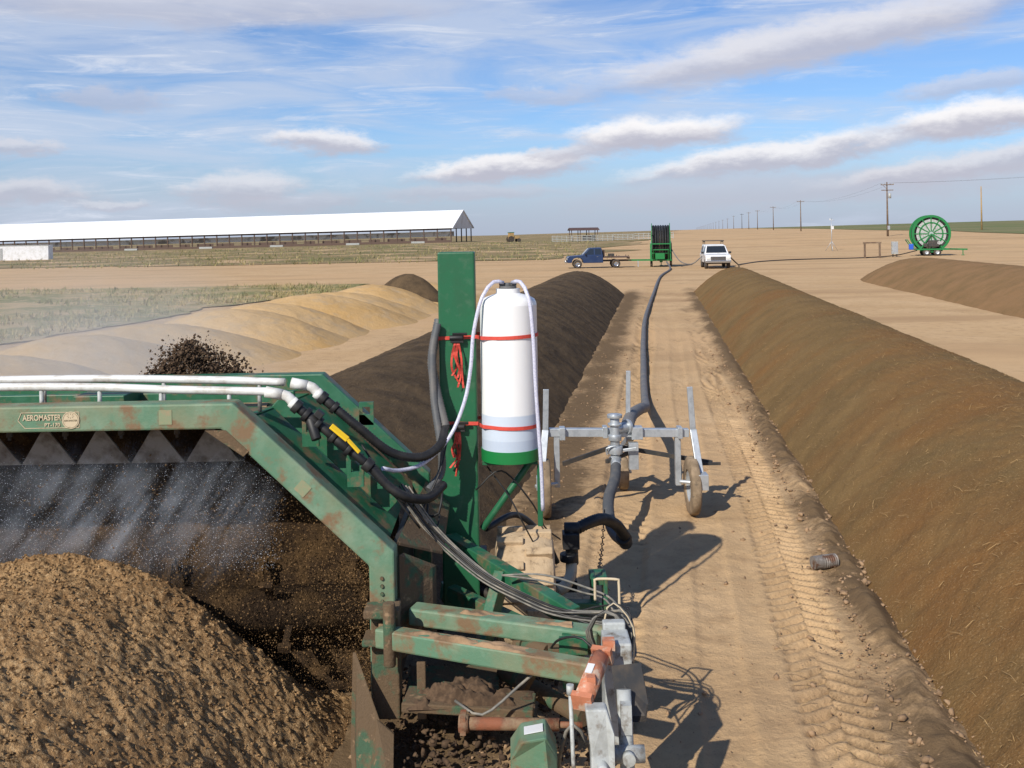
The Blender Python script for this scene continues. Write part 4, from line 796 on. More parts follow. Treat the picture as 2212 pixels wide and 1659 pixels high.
# ------------------------------------------------------------------ vehicles
def pickup(name, label, loc, rz, paint, flat):
    T = thing(name, label, 'pickup truck', loc, (0, 0, rz)); o_ = dict(parent=T, world=False)
    mb = MB()
    low = [(2.52, 0.48), (2.55, 0.92), (2.42, 1.04), (1.25, 1.13), (-0.55, 1.13), (-0.55, 0.45), (1.15, 0.45), (1.2, 0.7), (1.35, 0.86), (1.65, 0.93), (1.95, 0.86), (2.1, 0.7), (2.15, 0.48)]
    mb.prism([(x, -0.93, z) for x, z in low], (0, 1.86, 0))
    mb.obj('body', paint, bevel=0.04, **o_)
    mb = MB()
    vs = [(1.25, -0.9, 1.12), (1.25, 0.9, 1.12), (-0.52, 0.9, 1.12), (-0.52, -0.9, 1.12), (0.60, -0.72, 1.74), (0.60, 0.72, 1.74), (-0.40, 0.72, 1.76), (-0.40, -0.72, 1.76)]
    mb.add(vs, [(0, 1, 2, 3), (4, 7, 6, 5), (0, 4, 5, 1), (1, 5, 6, 2), (2, 6, 7, 3), (3, 7, 4, 0)]); mb.obj('cab', paint, bevel=0.03, **o_)
    def quad(vs, nm='window'):
        mb = MB(); mb.add(vs, [(0, 1, 2, 3)]); q = mb.obj(nm, M['glass'], **o_); s_ = q.modifiers.new('S', 'SOLIDIFY'); s_.thickness = 0.02; s_.offset = 0; return q
    e = 0.015
    quad([(1.17 + e, -0.78, 1.18), (1.17 + e, 0.78, 1.18), (0.67 + e, 0.66, 1.69), (0.67 + e, -0.66, 1.69)], 'windscreen')
    quad([(-0.50 - e, -0.7, 1.22), (-0.50 - e, 0.7, 1.22), (-0.43 - e, 0.62, 1.66), (-0.43 - e, -0.62, 1.66)], 'rear_window')
    for s_ in (-1, 1):
        quad([(1.02, s_ * (0.885), 1.17), (0.25, s_ * 0.885, 1.17), (0.25, s_ * 0.755, 1.66), (0.58, s_ * 0.755, 1.66)])
        quad([(0.15, s_ * 0.885, 1.17), (-0.42, s_ * 0.885, 1.17), (-0.34, s_ * 0.755, 1.66), (0.15, s_ * 0.755, 1.66)])
        mb = MB(); mb.box((2.56, s_ * 0.72, 0.82), (0.05, 0.26, 0.15)); mb.obj('headlight', M['lamp'], bevel=0.01, **o_)
        mb = MB(); mb.box((0.98, s_ * 1.03, 1.2), (0.1, 0.2, 0.16)); mb.obj('mirror', M['black'], bevel=0.02, **o_)
        mb = MB(); mb.box((-0.05, s_ * 0.934, 0.98), (0.14, 0.02, 0.03)); mb.obj('door_handle', M['chrome'], **o_)
    mb = MB(); mb.box((2.57, 0, 0.80), (0.04, 1.1, 0.26)); mb.obj('grille', M['dark'], bevel=0.01, **o_)
    mb = MB(); 
    for z in (0.72, 0.80, 0.88): mb.box((2.595, 0, z), (0.02, 1.08, 0.02))
    mb.obj('grille_bar', M['chrome'], **o_)
    mb = MB(); mb.box((2.64, 0, 0.55), (0.14, 1.86, 0.18)); mb.obj('front_bumper', M['chrome'], bevel=0.03, **o_)
    mb = MB(); mb.box((-1.6, 0, 0.62), (2.3, 0.8, 0.14)); mb.obj('chassis', M['dark'], **o_)
    for x in (-1.65, 1.65): mb = MB(); mb.box((x, 0, 0.40), (0.1, 1.5, 0.1)); mb.obj('axle', M['dark'], **o_)
    if flat:
        mb = MB(); mb.box((-1.72, 0, 0.92), (2.2, 2.0, 0.10)); mb.box((-0.66, 0, 1.25), (0.06, 1.9, 0.6)); mb.box((-2.8, 0, 0.85), (0.06, 1.9, 0.2))
        for y in (-0.95, 0.95):
            for x in (-2.7, -1.9, -1.2): mb.box((x, y, 1.02), (0.06, 0.05, 0.14))
        mb.obj('flatbed', M['steelb'], bevel=0.01, **o_)
        mb = MB(); mb.box((-1.3, 0.2, 1.1), (0.5, 0.5, 0.25)); mb.obj('toolbox', M['dark'], bevel=0.02, **o_)
    else:
        bed = [(-0.58, 0.48), (-0.58, 1.10), (-2.65, 1.10), (-2.68, 0.55), (-2.1, 0.5), (-2.0, 0.78), (-1.7, 0.93), (-1.35, 0.86), (-1.18, 0.6), (-1.15, 0.46)]
        mb = MB(); mb.prism([(x, -0.93, z) for x, z in bed], (0, 1.86, 0)); mb.obj('bed', paint, bevel=0.03, **o_)
        mb = MB(); mb.add([(-0.60, -0.88, 1.11), (-0.60, 0.88, 1.11), (-2.62, 0.88, 1.11), (-2.62, -0.88, 1.11), (-0.62, -0.74, 1.80), (-0.62, 0.74, 1.80), (-2.5, 0.74, 1.80), (-2.5, -0.74, 1.80)], [(0, 1, 2, 3), (4, 7, 6, 5), (0, 4, 5, 1), (1, 5, 6, 2), (2, 6, 7, 3), (3, 7, 4, 0)]); mb.obj('bed_cover', paint, bevel=0.04, **o_)
        mb = MB(); 
        for y in (-0.7, 0.7):
            mb.beam((-2.4, y, 2.02), (-0.7, y, 2.02), 0.05, 0.06); 
            for x in (-2.3, -0.8): mb.beam((x, y, 1.8), (x, y, 2.02), 0.04, 0.04)
        mb.box((-1.5, 0, 2.08), (1.4, 1.6, 0.06)); mb.obj('roof_rack', M['dark'], **o_)
        for s_ in (-1, 1): quad([(-0.85, s_ * 0.868, 1.2), (-2.35, s_ * 0.868, 1.2), (-2.25, s_ * 0.775, 1.68), (-0.9, s_ * 0.775, 1.68)])
    for x in (1.65, -1.65):
        for s_ in (-1, 1):
            mb = MB(); w_ = 0.24; R0 = 0.37; c = Vector((x, s_ * 0.82, 0.37))
            mb.rev([(R0 * .56, -w_ / 2), (R0 * .93, -w_ / 2), (R0, -w_ * .35), (R0, w_ * .35), (R0 * .93, w_ / 2), (R0 * .56, w_ / 2), (R0 * .56, -w_ / 2)], c, 28, axis='y')
            wh = mb.obj('wheel', M['tyreb'], **o_)
            mb = MB(); mb.rev([(R0 * .58, s_ * w_ * .45), (R0 * .5, s_ * w_ * .3), (R0 * .2, s_ * w_ * .42), (0.01, s_ * w_ * .42)], c, 20, axis='y'); mb.obj('rim', M['chrome'], parent=wh, world=False)
    return T
pickup('pickup_truck', 'old dark blue pickup truck with dark flatbed', (7.25, 87.2, 0), math.radians(180), M['blue'], True)
pickup('pickup_truck', 'white pickup truck with white bed cover', (16.6, 82.3, 0), math.radians(-96), M['white'], False).scale = (1.06, 1.06, 1.06)

# ------------------------------------------------------------------ hose reels (drum axis is local y)
def reel(label, loc, rz, hitch=True):
    T = thing('hose_reel', label, 'hose reel', loc, (0, 0, rz), 'irrigation hose reels'); o_ = dict(parent=T, world=False)
    cz = 2.05; RR = 1.55
    mb = MB(); 
    for s_ in range(7):
        y = -0.72 + s_ * 0.24
        for rr_, in ((RR * 0.95,), (RR * 0.8,)):
            q_ = [(rr_ + 0.10 * math.cos(a), y + 0.115 * math.sin(a)) for a in np.linspace(0, 2 * math.pi, 9)]
            mb.rev(q_, (0, 0, cz), 44, axis='y')
    mb.obj('hose_coil', M['black'], **o_)
    for y in (-0.88, 0.88):
        mb = MB(); mb.rev([(RR * 0.98, -0.03), (RR * 1.12, -0.03), (RR * 1.12, 0.03), (RR * 0.98, 0.03), (RR * 0.98, -0.03)], (0, y, cz), 48, axis='y', smooth=False)
        mb.rev([(RR * .62, -0.02), (RR * .70, -0.02), (RR * .70, 0.02), (RR * .62, 0.02), (RR * .62, -0.02)], (0, y, cz), 40, axis='y', smooth=False)
        for k_ in range(12):
            a = math.pi * k_ / 6; mb.beam((0.2 * math.cos(a), y, cz + 0.2 * math.sin(a)), (RR * 1.05 * math.cos(a), y, cz + RR * 1.05 * math.sin(a)), 0.09, 0.04, up=(0, 1, 0))
        mb.obj('drum_flange', M['greenb'], **o_)
        mb = MB(); mb.rev([(0.01, -0.02), (RR * .86, -0.02), (RR * .86, 0.02), (0.01, 0.02)], (0, y * 0.96, cz), 40, axis='y', smooth=False); mb.obj('drum_plate', M['greyp'], **o_)
        mb = MB(); mb.cyl((0, y * 0.9, cz), (0, y * 1.15, cz), 0.16); mb.obj('hub', M['galv'], **o_)
    mb = MB()
    for y in (-1.02, 1.02):
        mb.beam((-1.0, y, 0.62), (0, y, cz), 0.10, 0.12); mb.beam((1.0, y, 0.62), (0, y, cz), 0.10, 0.12); mb.beam((-1.3, y, 0.6), (1.5, y, 0.6), 0.12, 0.14)
    mb.box((-1.3, 0, 0.6), (0.14, 2.1, 0.14)); mb.box((1.5, 0, 0.6), (0.14, 2.1, 0.14)); mb.box((0.1, 0, 0.48), (2.0, 0.3, 0.16))
    mb.beam((1.5, 0, 0.6), (3.3, 0, 0.55), 0.14, 0.14); mb.beam((1.4, -0.9, 0.6), (2.5, 0, 0.58), 0.08, 0.1); mb.beam((1.4, 0.9, 0.6), (2.5, 0, 0.58), 0.08, 0.1); mb.beam((2.9, 0, 0.6), (2.9, 0, 0.05), 0.08, 0.08, up=(0, 1, 0)); mb.box((2.9, 0, 0.03), (0.3, 0.3, 0.04))
    mb.beam((-1.5, -0.7, 0.6), (-2.1, -0.7, 1.5), 0.07, 0.08); mb.beam((-1.5, 0.7, 0.6), (-2.1, 0.7, 1.5), 0.07, 0.08); mb.box((-2.1, 0, 1.5), (0.08, 1.5, 0.08)); mb.beam((-2.05, -.7, 1.4), (-1.4, -.7, 0.7), .05, .05)
    mb.obj('frame', M['greenb'], bevel=0.01, **o_)
    if hitch:
        mb = MB(); mb.box((0.15, -1.12, 1.15), (0.95, 0.3, 0.6)); mb.box((-0.55, -1.1, 1.0), (0.35, 0.25, 0.35)); mb.cyl((0.15, -1.28, 1.15), (0.15, -1.22, 1.15), 0.2); mb.obj('engine_box', M['dark'], bevel=0.03, **o_)
        mb = MB(); mb.cyl((0.62, -1.3, 1.2), (0.62, -1.1, 1.2), 0.16); mb.obj('gauge_panel', M['greyp'], **o_)
        mb = MB(); mb.box((-1.75, -0.5, 0.85), (0.4, 0.5, 0.55)); mb.obj('fuel_container', M['bluep'], bevel=0.06, **o_)
    else:
        mb = MB()
        for y in (-0.9, 0.9): mb.beam((-1.75, y, 0.6), (-1.75, y, 3.0), 0.09, 0.09, up=(0, 1, 0))
        for z in (1.2, 2.0): mb.box((-1.75, 0, z), (0.08, 1.8, 0.09))
        mb.box((-1.78, 0.1, 0.95), (0.2, 0.9, 0.5)); mb.obj('guide_frame', M['greenb'], bevel=0.01, **o_)
    for x in (-0.45, 0.5):
        for s_ in (-1, 1):
            c = Vector((x, s_ * 0.95, 0.34)); mb = MB(); mb.rev([(0.18, -0.11), (0.32, -0.11), (0.34, -0.07), (0.34, 0.07), (0.32, 0.11), (0.18, 0.11), (0.18, -0.11)], c, 24, axis='y'); wh = mb.obj('wheel', M['tyreb'], **o_)
            mb = MB(); mb.rev([(0.19, s_ * .10), (0.16, s_ * .05), (0.01, s_ * .07)], c, 20, axis='y'); mb.obj('rim', M['galv'], parent=wh, world=False)
    return T
r1 = reel('green trailer reel wound with black hose, seen edge-on', (12.95, 87.5, 0), math.radians(81.6), False)
r1.scale = (1, 0.88, 1.0)
r2 = reel('large green wheeled hose reel beside utility poles', (44.5, 107, 0), math.radians(-14)); r2.scale = (1.12, 1.12, 1.14)
DB = thing('drawbar_trailer', 'low green drawbar between blue truck and reel', 'tow bar', (10.9, 87.2, 0))
mb = MB(); mb.beam((9.95, 87.2, 0.62), (12.2, 87.3, 0.6), 0.12, 0.14); mb.beam((11.0, 86.7, 0.6), (12.1, 86.5, 0.6), 0.08, 0.1); mb.obj('tow_beam', M['greenb'], DB); mb = MB(); mb.beam((10.9, 87.2, 0.55), (10.9, 87.2, 0.02), 0.08, 0.08, up=(0, 1, 0)); mb.obj('jack_stand', M['galv'], DB)
mb = MB(); mb.tube([(17.6, 81.2, 0.9), (18.6, 83, 0.25), (20, 88, 0.06), (24, 96, 0.05), (29, 100, 0.05), (35, 101.5, 0.05), (39.5, 104, 0.15), (42.5, 105.5, 0.6)], 0.05, 8, step=0.5)
o = mb.obj('supply_hose', M['black']); tag(o, 'black hose running over dirt to the large reel', 'hose')
mb = MB(); mb.tube([(13.6, 86.2, 1.6), (14.2, 85, 0.5), (14.9, 83.5, 0.3), (15.5, 83, 0.8), (16.0, 82.6, 1.2)], 0.045, 8, step=0.3)
o = mb.obj('transfer_hose', M['fhose']); tag(o, 'pale hose running from reel to white truck', 'hose')
GP = thing('pipe_stand', 'weathered brown timber goalpost frame on dirt', 'post frame', (36.2, 101, 0))
mb = MB(); mb.box((35.45, 101, 0.75), (0.16, 0.16, 1.5)); mb.obj('upright_post', M['wood'], GP); mb = MB(); mb.box((36.95, 101, 0.75), (0.16, 0.16, 1.5)); mb.obj('upright_post', M['wood'], GP); mb = MB(); mb.box((36.2, 101, 1.56), (1.8, 0.18, 0.14)); mb.obj('cross_piece', M['wood'], GP)
CB = thing('control_cabinet', 'grey electrical cabinet on posts beside reel', 'cabinet', (39.6, 104, 0))
mb = MB(); mb.box((39.6, 104, 0.95), (0.6, 0.35, 1.3)); mb.obj('cabinet_box', M['greyp'], CB, 0.02)
for x in (39.4, 39.8): mb = MB(); mb.box((x, 104, 0.16), (0.08, 0.08, 0.32)); mb.obj('leg', M['dark'], CB)
mb = MB(); mb.box((39.6, 103.82, 1.0), (0.5, 0.02, 1.0)); mb.obj('door', M['galv'], CB, 0.01)
WM = thing('weather_mast', 'slim galvanized tripod mast with instruments', 'mast', (42.0, 132, 0.2))
mb = MB(); mb.cyl((42, 132, 0.2), (42, 132, 4.5), 0.05); mb.obj('pole', M['galv'], WM)
for a in (0.3, 2.4, 4.5): mb = MB(); mb.cyl((42 + math.cos(a) * 0.9, 132 + math.sin(a) * 0.9, 0.15), (42, 132, 1.4), 0.03); mb.obj('tripod_leg', M['galv'], WM)
mb = MB(); mb.cyl((41.8, 132, 4.2), (42.4, 132, 4.2), 0.03); mb.box((42.1, 132, 3.2), (0.35, 0.2, 0.4)); mb.box((41.8, 132, 4.3), (0.1, 0.1, 0.2)); mb.obj('instrument_head', M['white'], WM)

# ------------------------------------------------------------------ utility poles and lines
def pole(x, y, h, extra=False, yellow=False):
    z = float(terrain(np.array(x), np.array(y)))
    T = thing('utility_pole', 'tall wooden utility pole with transformer' if extra else ('bare pale wooden pole in the field' if yellow else 'wooden utility pole with crossarm along the field'), 'utility pole', (x, y, z), group='utility poles')
    mb = MB(); mb.cyl((x, y, z - 0.3), (x, y, z + h), 0.17 * h / 10 + 0.03, 0.10, n=12); mb.obj('pole', M['straw'] if yellow else M['wood'], T)
    if not yellow:
        mb = MB(); mb.box((x, y - 0.16, z + h - 0.5), (2.4, 0.12, 0.14)); 
        if extra: mb.box((x, y - 0.16, z + h - 1.5), (2.2, 0.12, 0.14)); mb.beam((x - 0.8, y - .16, z + h - 0.55), (x, y - .16, z + h - 1.4), 0.05, 0.05)
        mb.obj('crossarm', M['wood'], T)
        if y < 700:
            for dx in (-1.1, -0.5, 0.5, 1.1): mb = MB(); mb.cyl((x + dx, y - 0.16, z + h - 0.42), (x + dx, y - 0.16, z + h - 0.2), 0.06); mb.obj('insulator', M['greyp'], T)
        if extra:
            mb = MB(); mb.cyl((x + 0.4, y - 0.25, z + h - 3.0), (x + 0.4, y - 0.25, z + h - 2.1), 0.25); mb.obj('transformer', M['greyp'], T); mb = MB(); mb.box((x + .1, y - .3, z + 1.6), (.4, .2, .7)); mb.obj('meter_box', M['galv'], T)
    return (x, y, z + h)
tops = [pole(69.2, 185, 10.0, True)]
for i in range(1, 30):
    y = 185 + [0, 138, 238, 330, 400, 470][i] if i < 6 else 655 + (i - 6) * 110
    tops.append(pole(69.2 + (y - 185) * 0.172, y, 10.0 if i < 8 else 9.0))
pole(101.5, 217, 9.5, yellow=True)
def wire(a, b_, sag, rad=0.010):
    a = Vector(a); b_ = Vector(b_); q_ = [a.lerp(b_, f) - Vector((0, 0, 4 * sag * f * (1 - f))) for f in np.linspace(0, 1, 14)]
    mb = MB(); mb.sweep(q_, [rad] * 14, 5); o = mb.obj('power_line', M['dark']); tag(o, 'thin overhead power line between poles', 'power line', 'power lines')
for dx in (-1.1, 1.1):
    for i in range(3):
        a = tops[i]; c = tops[i + 1]; wire((a[0] + dx, a[1] - .16, a[2] - 0.2), (c[0] + dx, c[1] - .16, c[2] - 0.2), 1.5)
    a = tops[0]; wire((a[0] + dx, a[1] - .16, a[2] - 0.2), (150 + dx, 175, 17.5), 1.6)

# ------------------------------------------------------------------ barn, container, shed, fences
BN = thing('barn', 'very long open-sided cattle barn with white metal gable roof', 'barn', (-18, 300, 1.05), (0, 0.009, math.radians(169)))
o_ = dict(parent=BN, world=False)
LB = 185; D = 26; E = 4.4; RZ = 9.7
mb = MB(); 
mb.prism([(-0.6, 0.8, E - 0.15), (-0.6, -D / 2, RZ + 0.05), (-0.6, -D / 2, RZ + 0.25), (-0.6, 0.8, E + 0.05)], (LB + 1, 0, 0)); mb.prism([(-0.6, -D - 0.8, E - 0.15), (-0.6, -D / 2, RZ + 0.05), (-0.6, -D / 2, RZ + 0.25), (-0.6, -D - 0.8, E + 0.05)], (LB + 1, 0, 0))
rf = mb.obj('roof', M['roof'], **o_)
mb = MB(); mb.prism([(-0.45, 0.6, E - 0.2), (-0.45, -D / 2, RZ), (-0.45, -D - 0.6, E - 0.2)], (0.15, 0, 0)); mb.obj('gable', M['beige'], **o_)
mb = MB(); mb.prism([(-0.7, 0.9, E - 0.2), (-0.7, -D / 2, RZ + 0.05), (-0.7, -D - 0.9, E - 0.2), (-0.7, -D - 0.9, E + 0.1), (-0.7, -D / 2, RZ + 0.35), (-0.7, 0.9, E + 0.1)], (0.1, 0, 0)); mb.obj('roof_trim', M['roof'], **o_)
colm = MB(); colm.box((0, 0, E / 2), (0.30, 0.30, E)); c0 = colm.obj('column', M['steelb'], **o_); c0.location = (0.2, 0, 0)
for x in [0.2 + 4.2 * i for i in range(1, 44)]:
    c1 = c0.copy(); coll.objects.link(c1); c1.location = (x, 0, 0)
for y in (-6.5, -13, -19.5, -26):
    c1 = c0.copy(); coll.objects.link(c1); c1.location = (0.2, y, 0)
mb = MB(); mb.box((LB / 2, -3.0, 2.55), (LB, 0.06, 1.5)); mb.obj('bright_back_panel', M['backpanel'], **o_)  # pale panel stands in for the sky-lit far side seen through
mb = MB()
for i in range(0, 26): mb.box((4 + i * 7, -2.2, 0.8), (5.6 if i % 3 else 3.5, 0.15, 1.3))
mb.obj('stall_panel', M['steelb'], **o_)
mb = MB(); mb.box((LB / 2, 0.05, 0.35), (LB, 0.12, 0.7)); mb.obj('kerb_wall', M['steelb'], **o_)
mb = MB(); mb.box((LB / 2, -0.2, 1.15), (LB, 0.1, 0.1)); mb.obj('rail', M['steelb'], **o_)
mb = MB(); mb.box((LB / 2, -0.05, E - 0.45), (LB, 0.2, 0.35)); mb.obj('eave_beam', M['steelb'], **o_)
for i, xx_ in enumerate((-28, -48, -72, -95, -120)):
    yy_ = 297 + (-18 - xx_) * 0.19
    tr = thing('water_trough', 'pale concrete water trough in front of the barn', 'water trough', (xx_, yy_, float(terrain(np.array(xx_), np.array(yy_)))), group='water troughs')
    mb = MB(); mb.box((0, 0, 0.3), (4.0, 1.0, 0.6)); mb.obj('trough_body', M['greyp'], tr, 0.05, world=False); mb = MB(); mb.box((0, 0, 0.605), (3.7, 0.75, 0.01)); mb.obj('water_surface', M['glass'], tr, world=False)
CT = thing('storage_container', 'white box storage container standing on dirt', 'container', (-82, 165, -0.1), (0, 0, math.radians(8)))
mb = MB(); mb.box((0, 1.2, 1.45), (11.0, 2.4, 2.6)); mb.obj('container_body', M['white'], CT, 0.03, world=False)
mb = MB(); mb.box((0, -0.02, 2.70), (11.0, 0.06, 0.08)); mb.obj('container_rail', M['greyp'], CT, world=False)
mb = MB(); mb.box((0, -0.02, 0.22), (11.0, 0.06, 0.08)); mb.obj('container_rail', M['greyp'], CT, world=False)
mb = MB(); mb.box((0, 1.2, 0.1), (10.6, 2.2, 0.2)); mb.obj('container_skid', M['dark'], CT, world=False); mb = MB(); mb.box((-2.2, -0.06, 1.3), (1.0, 0.04, 2.0)); mb.obj('door', M['greyp'], CT, world=False)
SH = thing('open_shed', 'small open shed with low dark red roof', 'shed', (16.5, 232, 1.15), (0, 0, 0.06))
mb = MB(); mb.prism([(-3.4, -2.5, 2.55), (-3.4, 0, 3.0), (-3.4, 2.5, 2.55), (-3.4, 2.5, 2.7), (-3.4, 0, 3.2), (-3.4, -2.5, 2.7)], (6.8, 0, 0)); mb.obj('roof', M['roofd'], SH, world=False)
for x in (-3.0, -1, 1, 3.0):
    for y in (-2.1, 2.1): mb = MB(); mb.box((x, y, 1.3), (0.16, 0.16, 2.6)); mb.obj('post', M['steelb'], SH, world=False)
mb = MB(); mb.box((1.2, 0, 0.8), (2.6, 2.0, 1.2)); mb.obj('feed_bin', M['dark'], SH, 0.05, world=False)
for i in range(6):
    x0 = 9.0 + i * 4.6; yq = 226 + (i % 2) * 0.6; zq = float(terrain(np.array(x0), np.array(yq)))
    F_ = thing('pen_fence', 'pale metal pen fence panel', 'fence', (x0, yq, zq), group='pen fence panels')
    for k_ in range(5): mb = MB(); mb.box((k_ * 1.1, 0, 0.75), (0.1, 0.1, 1.5)); mb.obj('post', M['greyp'], F_, world=False)
    for z in (0.3, 0.65, 1.0, 1.4): mb = MB(); mb.box((2.2, 0.0, z), (4.5, 0.06, 0.12)); mb.obj('rail', M['greyp'], F_, world=False)
TR = thing('tractor', 'small yellow-green tractor parked near the barn', 'tractor', (0.3, 262, 1.05), (0, 0, 0.3))
mb = MB(); mb.box((0.8, 0, 1.2), (1.8, 0.9, 0.7)); mb.box((-0.6, 0, 1.0), (1.4, 1.1, 0.5)); mb.obj('body', M['straw'], TR, 0.08, world=False)
mb = MB(); mb.box((-0.6, 0, 1.9), (1.3, 1.3, 1.2)); mb.obj('cab', M['straw'], TR, 0.05, world=False); mb = MB(); mb.box((-0.6, 0, 2.55), (1.5, 1.5, 0.12)); mb.obj('cab_roof', M['greenb'], TR, 0.03, world=False)
for x, rr_ in ((-0.8, 0.8), (1.3, 0.5)):
    for s_ in (-1, 1): mb = MB(); mb.cyl((x, s_ * 0.7, rr_), (x, s_ * 1.05, rr_), rr_, n=24); mb.obj('wheel', M['tyreb'], TR, world=False)

# ------------------------------------------------------------------ sky
SD = Vector((-0.72, -1.13, 1.0)).normalized()
world = bpy.data.worlds.new('World'); scene.world = world; world.use_nodes = True
nt = world.node_tree; N = nt.nodes; L = nt.links; bg = N['Background']; bg.inputs['Strength'].default_value = 0.1
sky = N.new('ShaderNodeTexSky'); sky.sky_type = 'NISHITA'; sky.sun_disc = False
sky.sun_elevation = math.asin(SD.z); sky.sun_rotation = math.atan2(SD.x, SD.y); sky.air_density = 1.0; sky.dust_density = 0.3; sky.ozone_density = 2.5
tc = N.new('ShaderNodeTexCoord'); sp = N.new('ShaderNodeSeparateXYZ'); L.new(tc.outputs['Generated'], sp.inputs[0])
def mth(op, a, b_=None, c=None):
    m = N.new('ShaderNodeMath'); m.operation = op
    for i, q in enumerate((a, b_, c)):
        if q is None: continue
        if isinstance(q, (int, float)): m.inputs[i].default_value = q
        else: L.new(q, m.inputs[i])
    return m.outputs[0]
az = mth('ARCTAN2', sp.outputs[0], sp.outputs[1])
hz = mth('SQRT', mth('ADD', mth('MULTIPLY', sp.outputs[0], sp.outputs[0]), mth('MULTIPLY', sp.outputs[1], sp.outputs[1])))
el = mth('DIVIDE', sp.outputs[2], mth('MAXIMUM', hz, 0.05))
def comb(a, b_, c=0.0):
    m = N.new('ShaderNodeCombineXYZ')
    for i, q in enumerate((a, b_, c)):
        if isinstance(q, (int, float)): m.inputs[i].default_value = q
        else: L.new(q, m.inputs[i])
    return m.outputs[0]
P = comb(az, el)
def noise(vec, scale, det, rough=0.55, dist=0.0):
    n = N.new('ShaderNodeTexNoise'); n.inputs['Scale'].default_value = scale; n.inputs['Detail'].default_value = det; n.inputs['Roughness'].default_value = rough; n.inputs['Distortion'].default_value = dist
    L.new(vec, n.inputs['Vector']); return n
def mapv(vec, loc=(0, 0, 0), rot=(0, 0, 0), sc=(1, 1, 1), ty='POINT'):
    m = N.new('ShaderNodeMapping'); m.vector_type = ty; m.inputs['Location'].default_value = loc; m.inputs['Rotation'].default_value = rot; m.inputs['Scale'].default_value = sc
    L.new(vec, m.inputs['Vector']); return m.outputs[0]
def smap(v, a, b_, c=0.0, d=1.0, smooth=True):
    r_ = N.new('ShaderNodeMapRange'); r_.interpolation_type = 'SMOOTHSTEP' if smooth else 'LINEAR'
    for i, q in enumerate((a, b_, c, d)): r_.inputs[i + 1].default_value = q
    L.new(v, r_.inputs[0]); return r_.outputs[0]
def mx(f, a, b_, blend='MIX'):
    m = N.new('ShaderNodeMix'); m.data_type = 'RGBA'; m.blend_type = blend
    if isinstance(f, (int, float)): m.inputs[0].default_value = f
    else: L.new(f, m.inputs[0])
    for k_, q in ((6, a), (7, b_)):
        if isinstance(q, tuple): m.inputs[k_].default_value = (*q, 1)
        else: L.new(q, m.inputs[k_])
    return m.outputs[2]
base = mx(1.0, sky.outputs[0], (0.74, 0.92, 1.22), 'MULTIPLY')
base = mx(smap(el, 0.11, 0.0, 0.0, 0.8), base, (4.2, 4.7, 6.2))
fine = noise(mapv(P, rot=(0, 0, math.radians(-7)), sc=(3.0, 26, 1)), 2.2, 10, 0.68, 0.9).outputs['Fac']
cir = noise(mapv(P, rot=(0, 0, math.radians(-9)), sc=(2.2, 13, 1)), 2.2, 8, 0.6, 0.7).outputs['Fac']
cir2 = noise(mapv(P, sc=(1.3, 4, 1)), 2.0, 3).outputs['Fac']
lft = smap(az, 0.15, -0.45, 0.0, 0.13, False)
cov = mth('ADD', mth('ADD', mth('ADD', cir, mth('MULTIPLY', cir2, 0.5)), lft), smap(el, 0.02, 0.22, -0.12, 0.15, False))
cov = mth('SUBTRACT', cov, smap(el, 0.30, 0.75, 0.0, 0.6))       # unseen upper veil thinned out to deepen the shadows on the ground
base = mx(smap(cov, 0.66, 1.05, 0.0, 0.72), base, (5.9, 6.6, 8.0))
base = mx(mth('MULTIPLY', smap(fine, 0.50, 0.72, 0.0, 0.8), smap(cov, 0.58, 0.90)), base, (7.2, 7.7, 8.8))
wn_ = noise(mapv(P, sc=(1, 2.2, 1)), 15, 10, 0.68)
wv = N.new('ShaderNodeVectorMath'); wv.operation = 'SUBTRACT'; L.new(wn_.outputs['Color'], wv.inputs[0]); wv.inputs[1].default_value = (0.5, 0.5, 0.5)
wm = N.new('ShaderNodeVectorMath'); wm.operation = 'MULTIPLY'; L.new(wv.outputs[0], wm.inputs[0]); wm.inputs[1].default_value = (0.14, 0.034, 0)
wa = N.new('ShaderNodeVectorMath'); wa.operation = 'ADD'; L.new(P, wa.inputs[0]); L.new(wm.outputs[0], wa.inputs[1]); PW = wa.outputs[0]
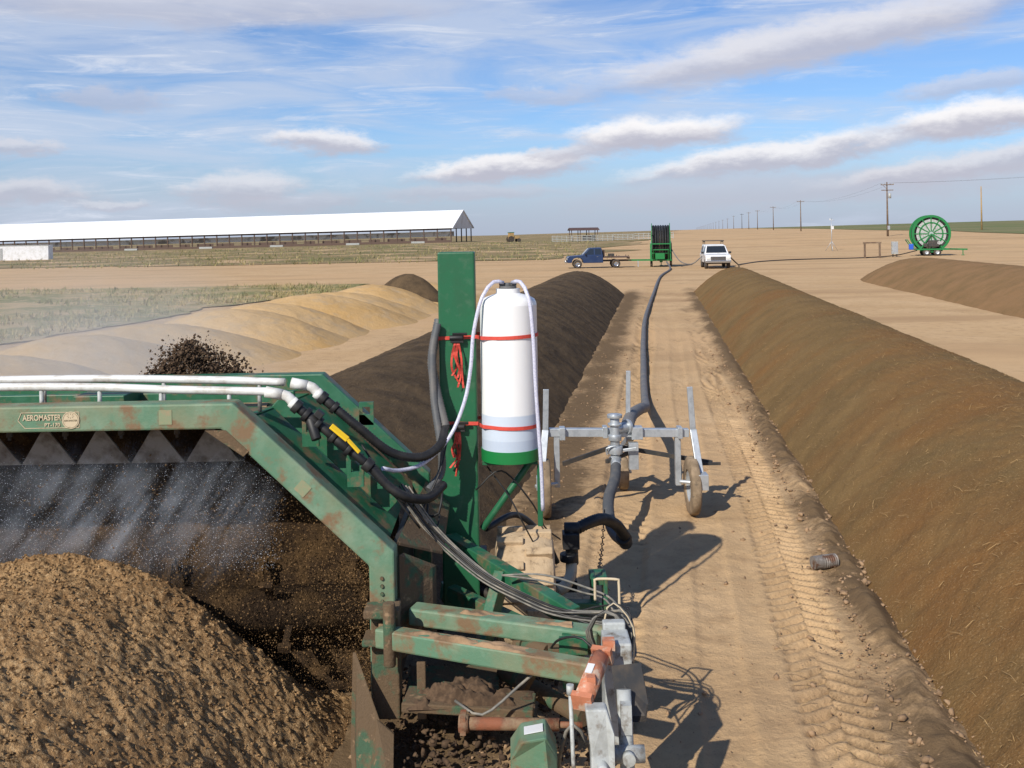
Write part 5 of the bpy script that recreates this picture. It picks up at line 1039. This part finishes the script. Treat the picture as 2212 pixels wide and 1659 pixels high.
clouds = [
 (0.289, 0.040, 0.26, 0.020, 0.04, 0.6, 0.0), (-0.29, 0.222, 0.26, 0.022, 0.03, 0.55, 0.2), (-0.045, 0.042, 0.10, 0.010, 0.02, 0.6, 0.1), (-0.22, 0.036, 0.08, 0.010, 0, 0.5, 0.1),
 (-0.1835, 0.0948, 0.062, 0.013, 0.0, 0.9, 0.8), (-0.259, 0.050, 0.065, 0.017, 0.05, 0.7, 0.6), (-0.006, 0.067, 0.105, 0.015, 0.087, 0.95, 0.9), (0.06, 0.082, 0.05, 0.010, 0.1, 0.8, 0.5), (0.145, 0.098, 0.095, 0.019, 0.04, 0.98, 1.0),
 (0.256, 0.071, 0.155, 0.016, 0.12, 0.92, 0.9), (0.430, 0.097, 0.095, 0.018, 0.06, 0.98, 1.0), (0.29, 0.178, 0.24, 0.026, 0.15, 0.85, 0.6), (0.435, 0.1285, 0.08, 0.012, 0.1, 0.6, 0.3),
 (0.43, 0.058, 0.15, 0.014, 0.13, 0.8, 0.5), (0.0365, 0.137, 0.06, 0.011, 0, 0.45, 0.15), (-0.374, 0.132, 0.05, 0.011, 0, 0.5, 0.1), (-0.4555, 0.086, 0.04, 0.010, 0, 0.7, 0.4), (-0.449, 0.044, 0.06, 0.013, 0, 0.7, 0.4), (-0.38, 0.034, 0.035, 0.006, 0, 0.5, 0.5)]
for (a, e, hw_, hh_, tl, den, wh) in clouds:
    lv = mapv(PW, (a, e, 0), (0, 0, tl), (hw_, hh_, 1), 'TEXTURE')
    ln = N.new('ShaderNodeVectorMath'); ln.operation = 'LENGTH'; L.new(lv, ln.inputs[0])
    mk = smap(ln.outputs['Value'], 1.20, 0.50, 0.0, den)
    sv = N.new('ShaderNodeSeparateXYZ'); L.new(lv, sv.inputs[0])
    sh = smap(sv.outputs[1], -0.45, 0.5)
    lo_ = (5.2, 5.2, 6.1); hi_ = tuple(l * (1 - wh) + w_ * wh for l, w_ in zip((5.6, 5.6, 6.5), (9.8, 9.6, 9.7)))
    base = mx(mk, base, mx(sh, lo_, hi_))
L.new(base, bg.inputs['Color'])

sun = bpy.data.lights.new('sun', 'SUN'); sun.energy = 5.0; sun.angle = math.radians(0.53); sun.color = (1.0, 0.94, 0.84)
so = bpy.data.objects.new('sun', sun); coll.objects.link(so); so.rotation_euler = (-SD).to_track_quat('-Z', 'Y').to_euler(); so.location = (-20, -20, 40)

# ------------------------------------------------------------------ camera
cam = bpy.data.cameras.new('camera'); co_ = bpy.data.objects.new('camera', cam); coll.objects.link(co_)
cam.sensor_width = 36; cam.lens = 35.31; cam.shift_y = -0.1458; cam.clip_start = 0.1; cam.clip_end = 20000
co_.matrix_world = Matrix.Translation((0, 0, 3.0)) @ Matrix.Rotation(math.radians(90), 4, 'X') @ Matrix.Rotation(math.radians(-1.0), 4, 'Z')
scene.camera = co_
scene.view_settings.view_transform = 'Standard'; scene.view_settings.look = 'None'; scene.view_settings.exposure = 0
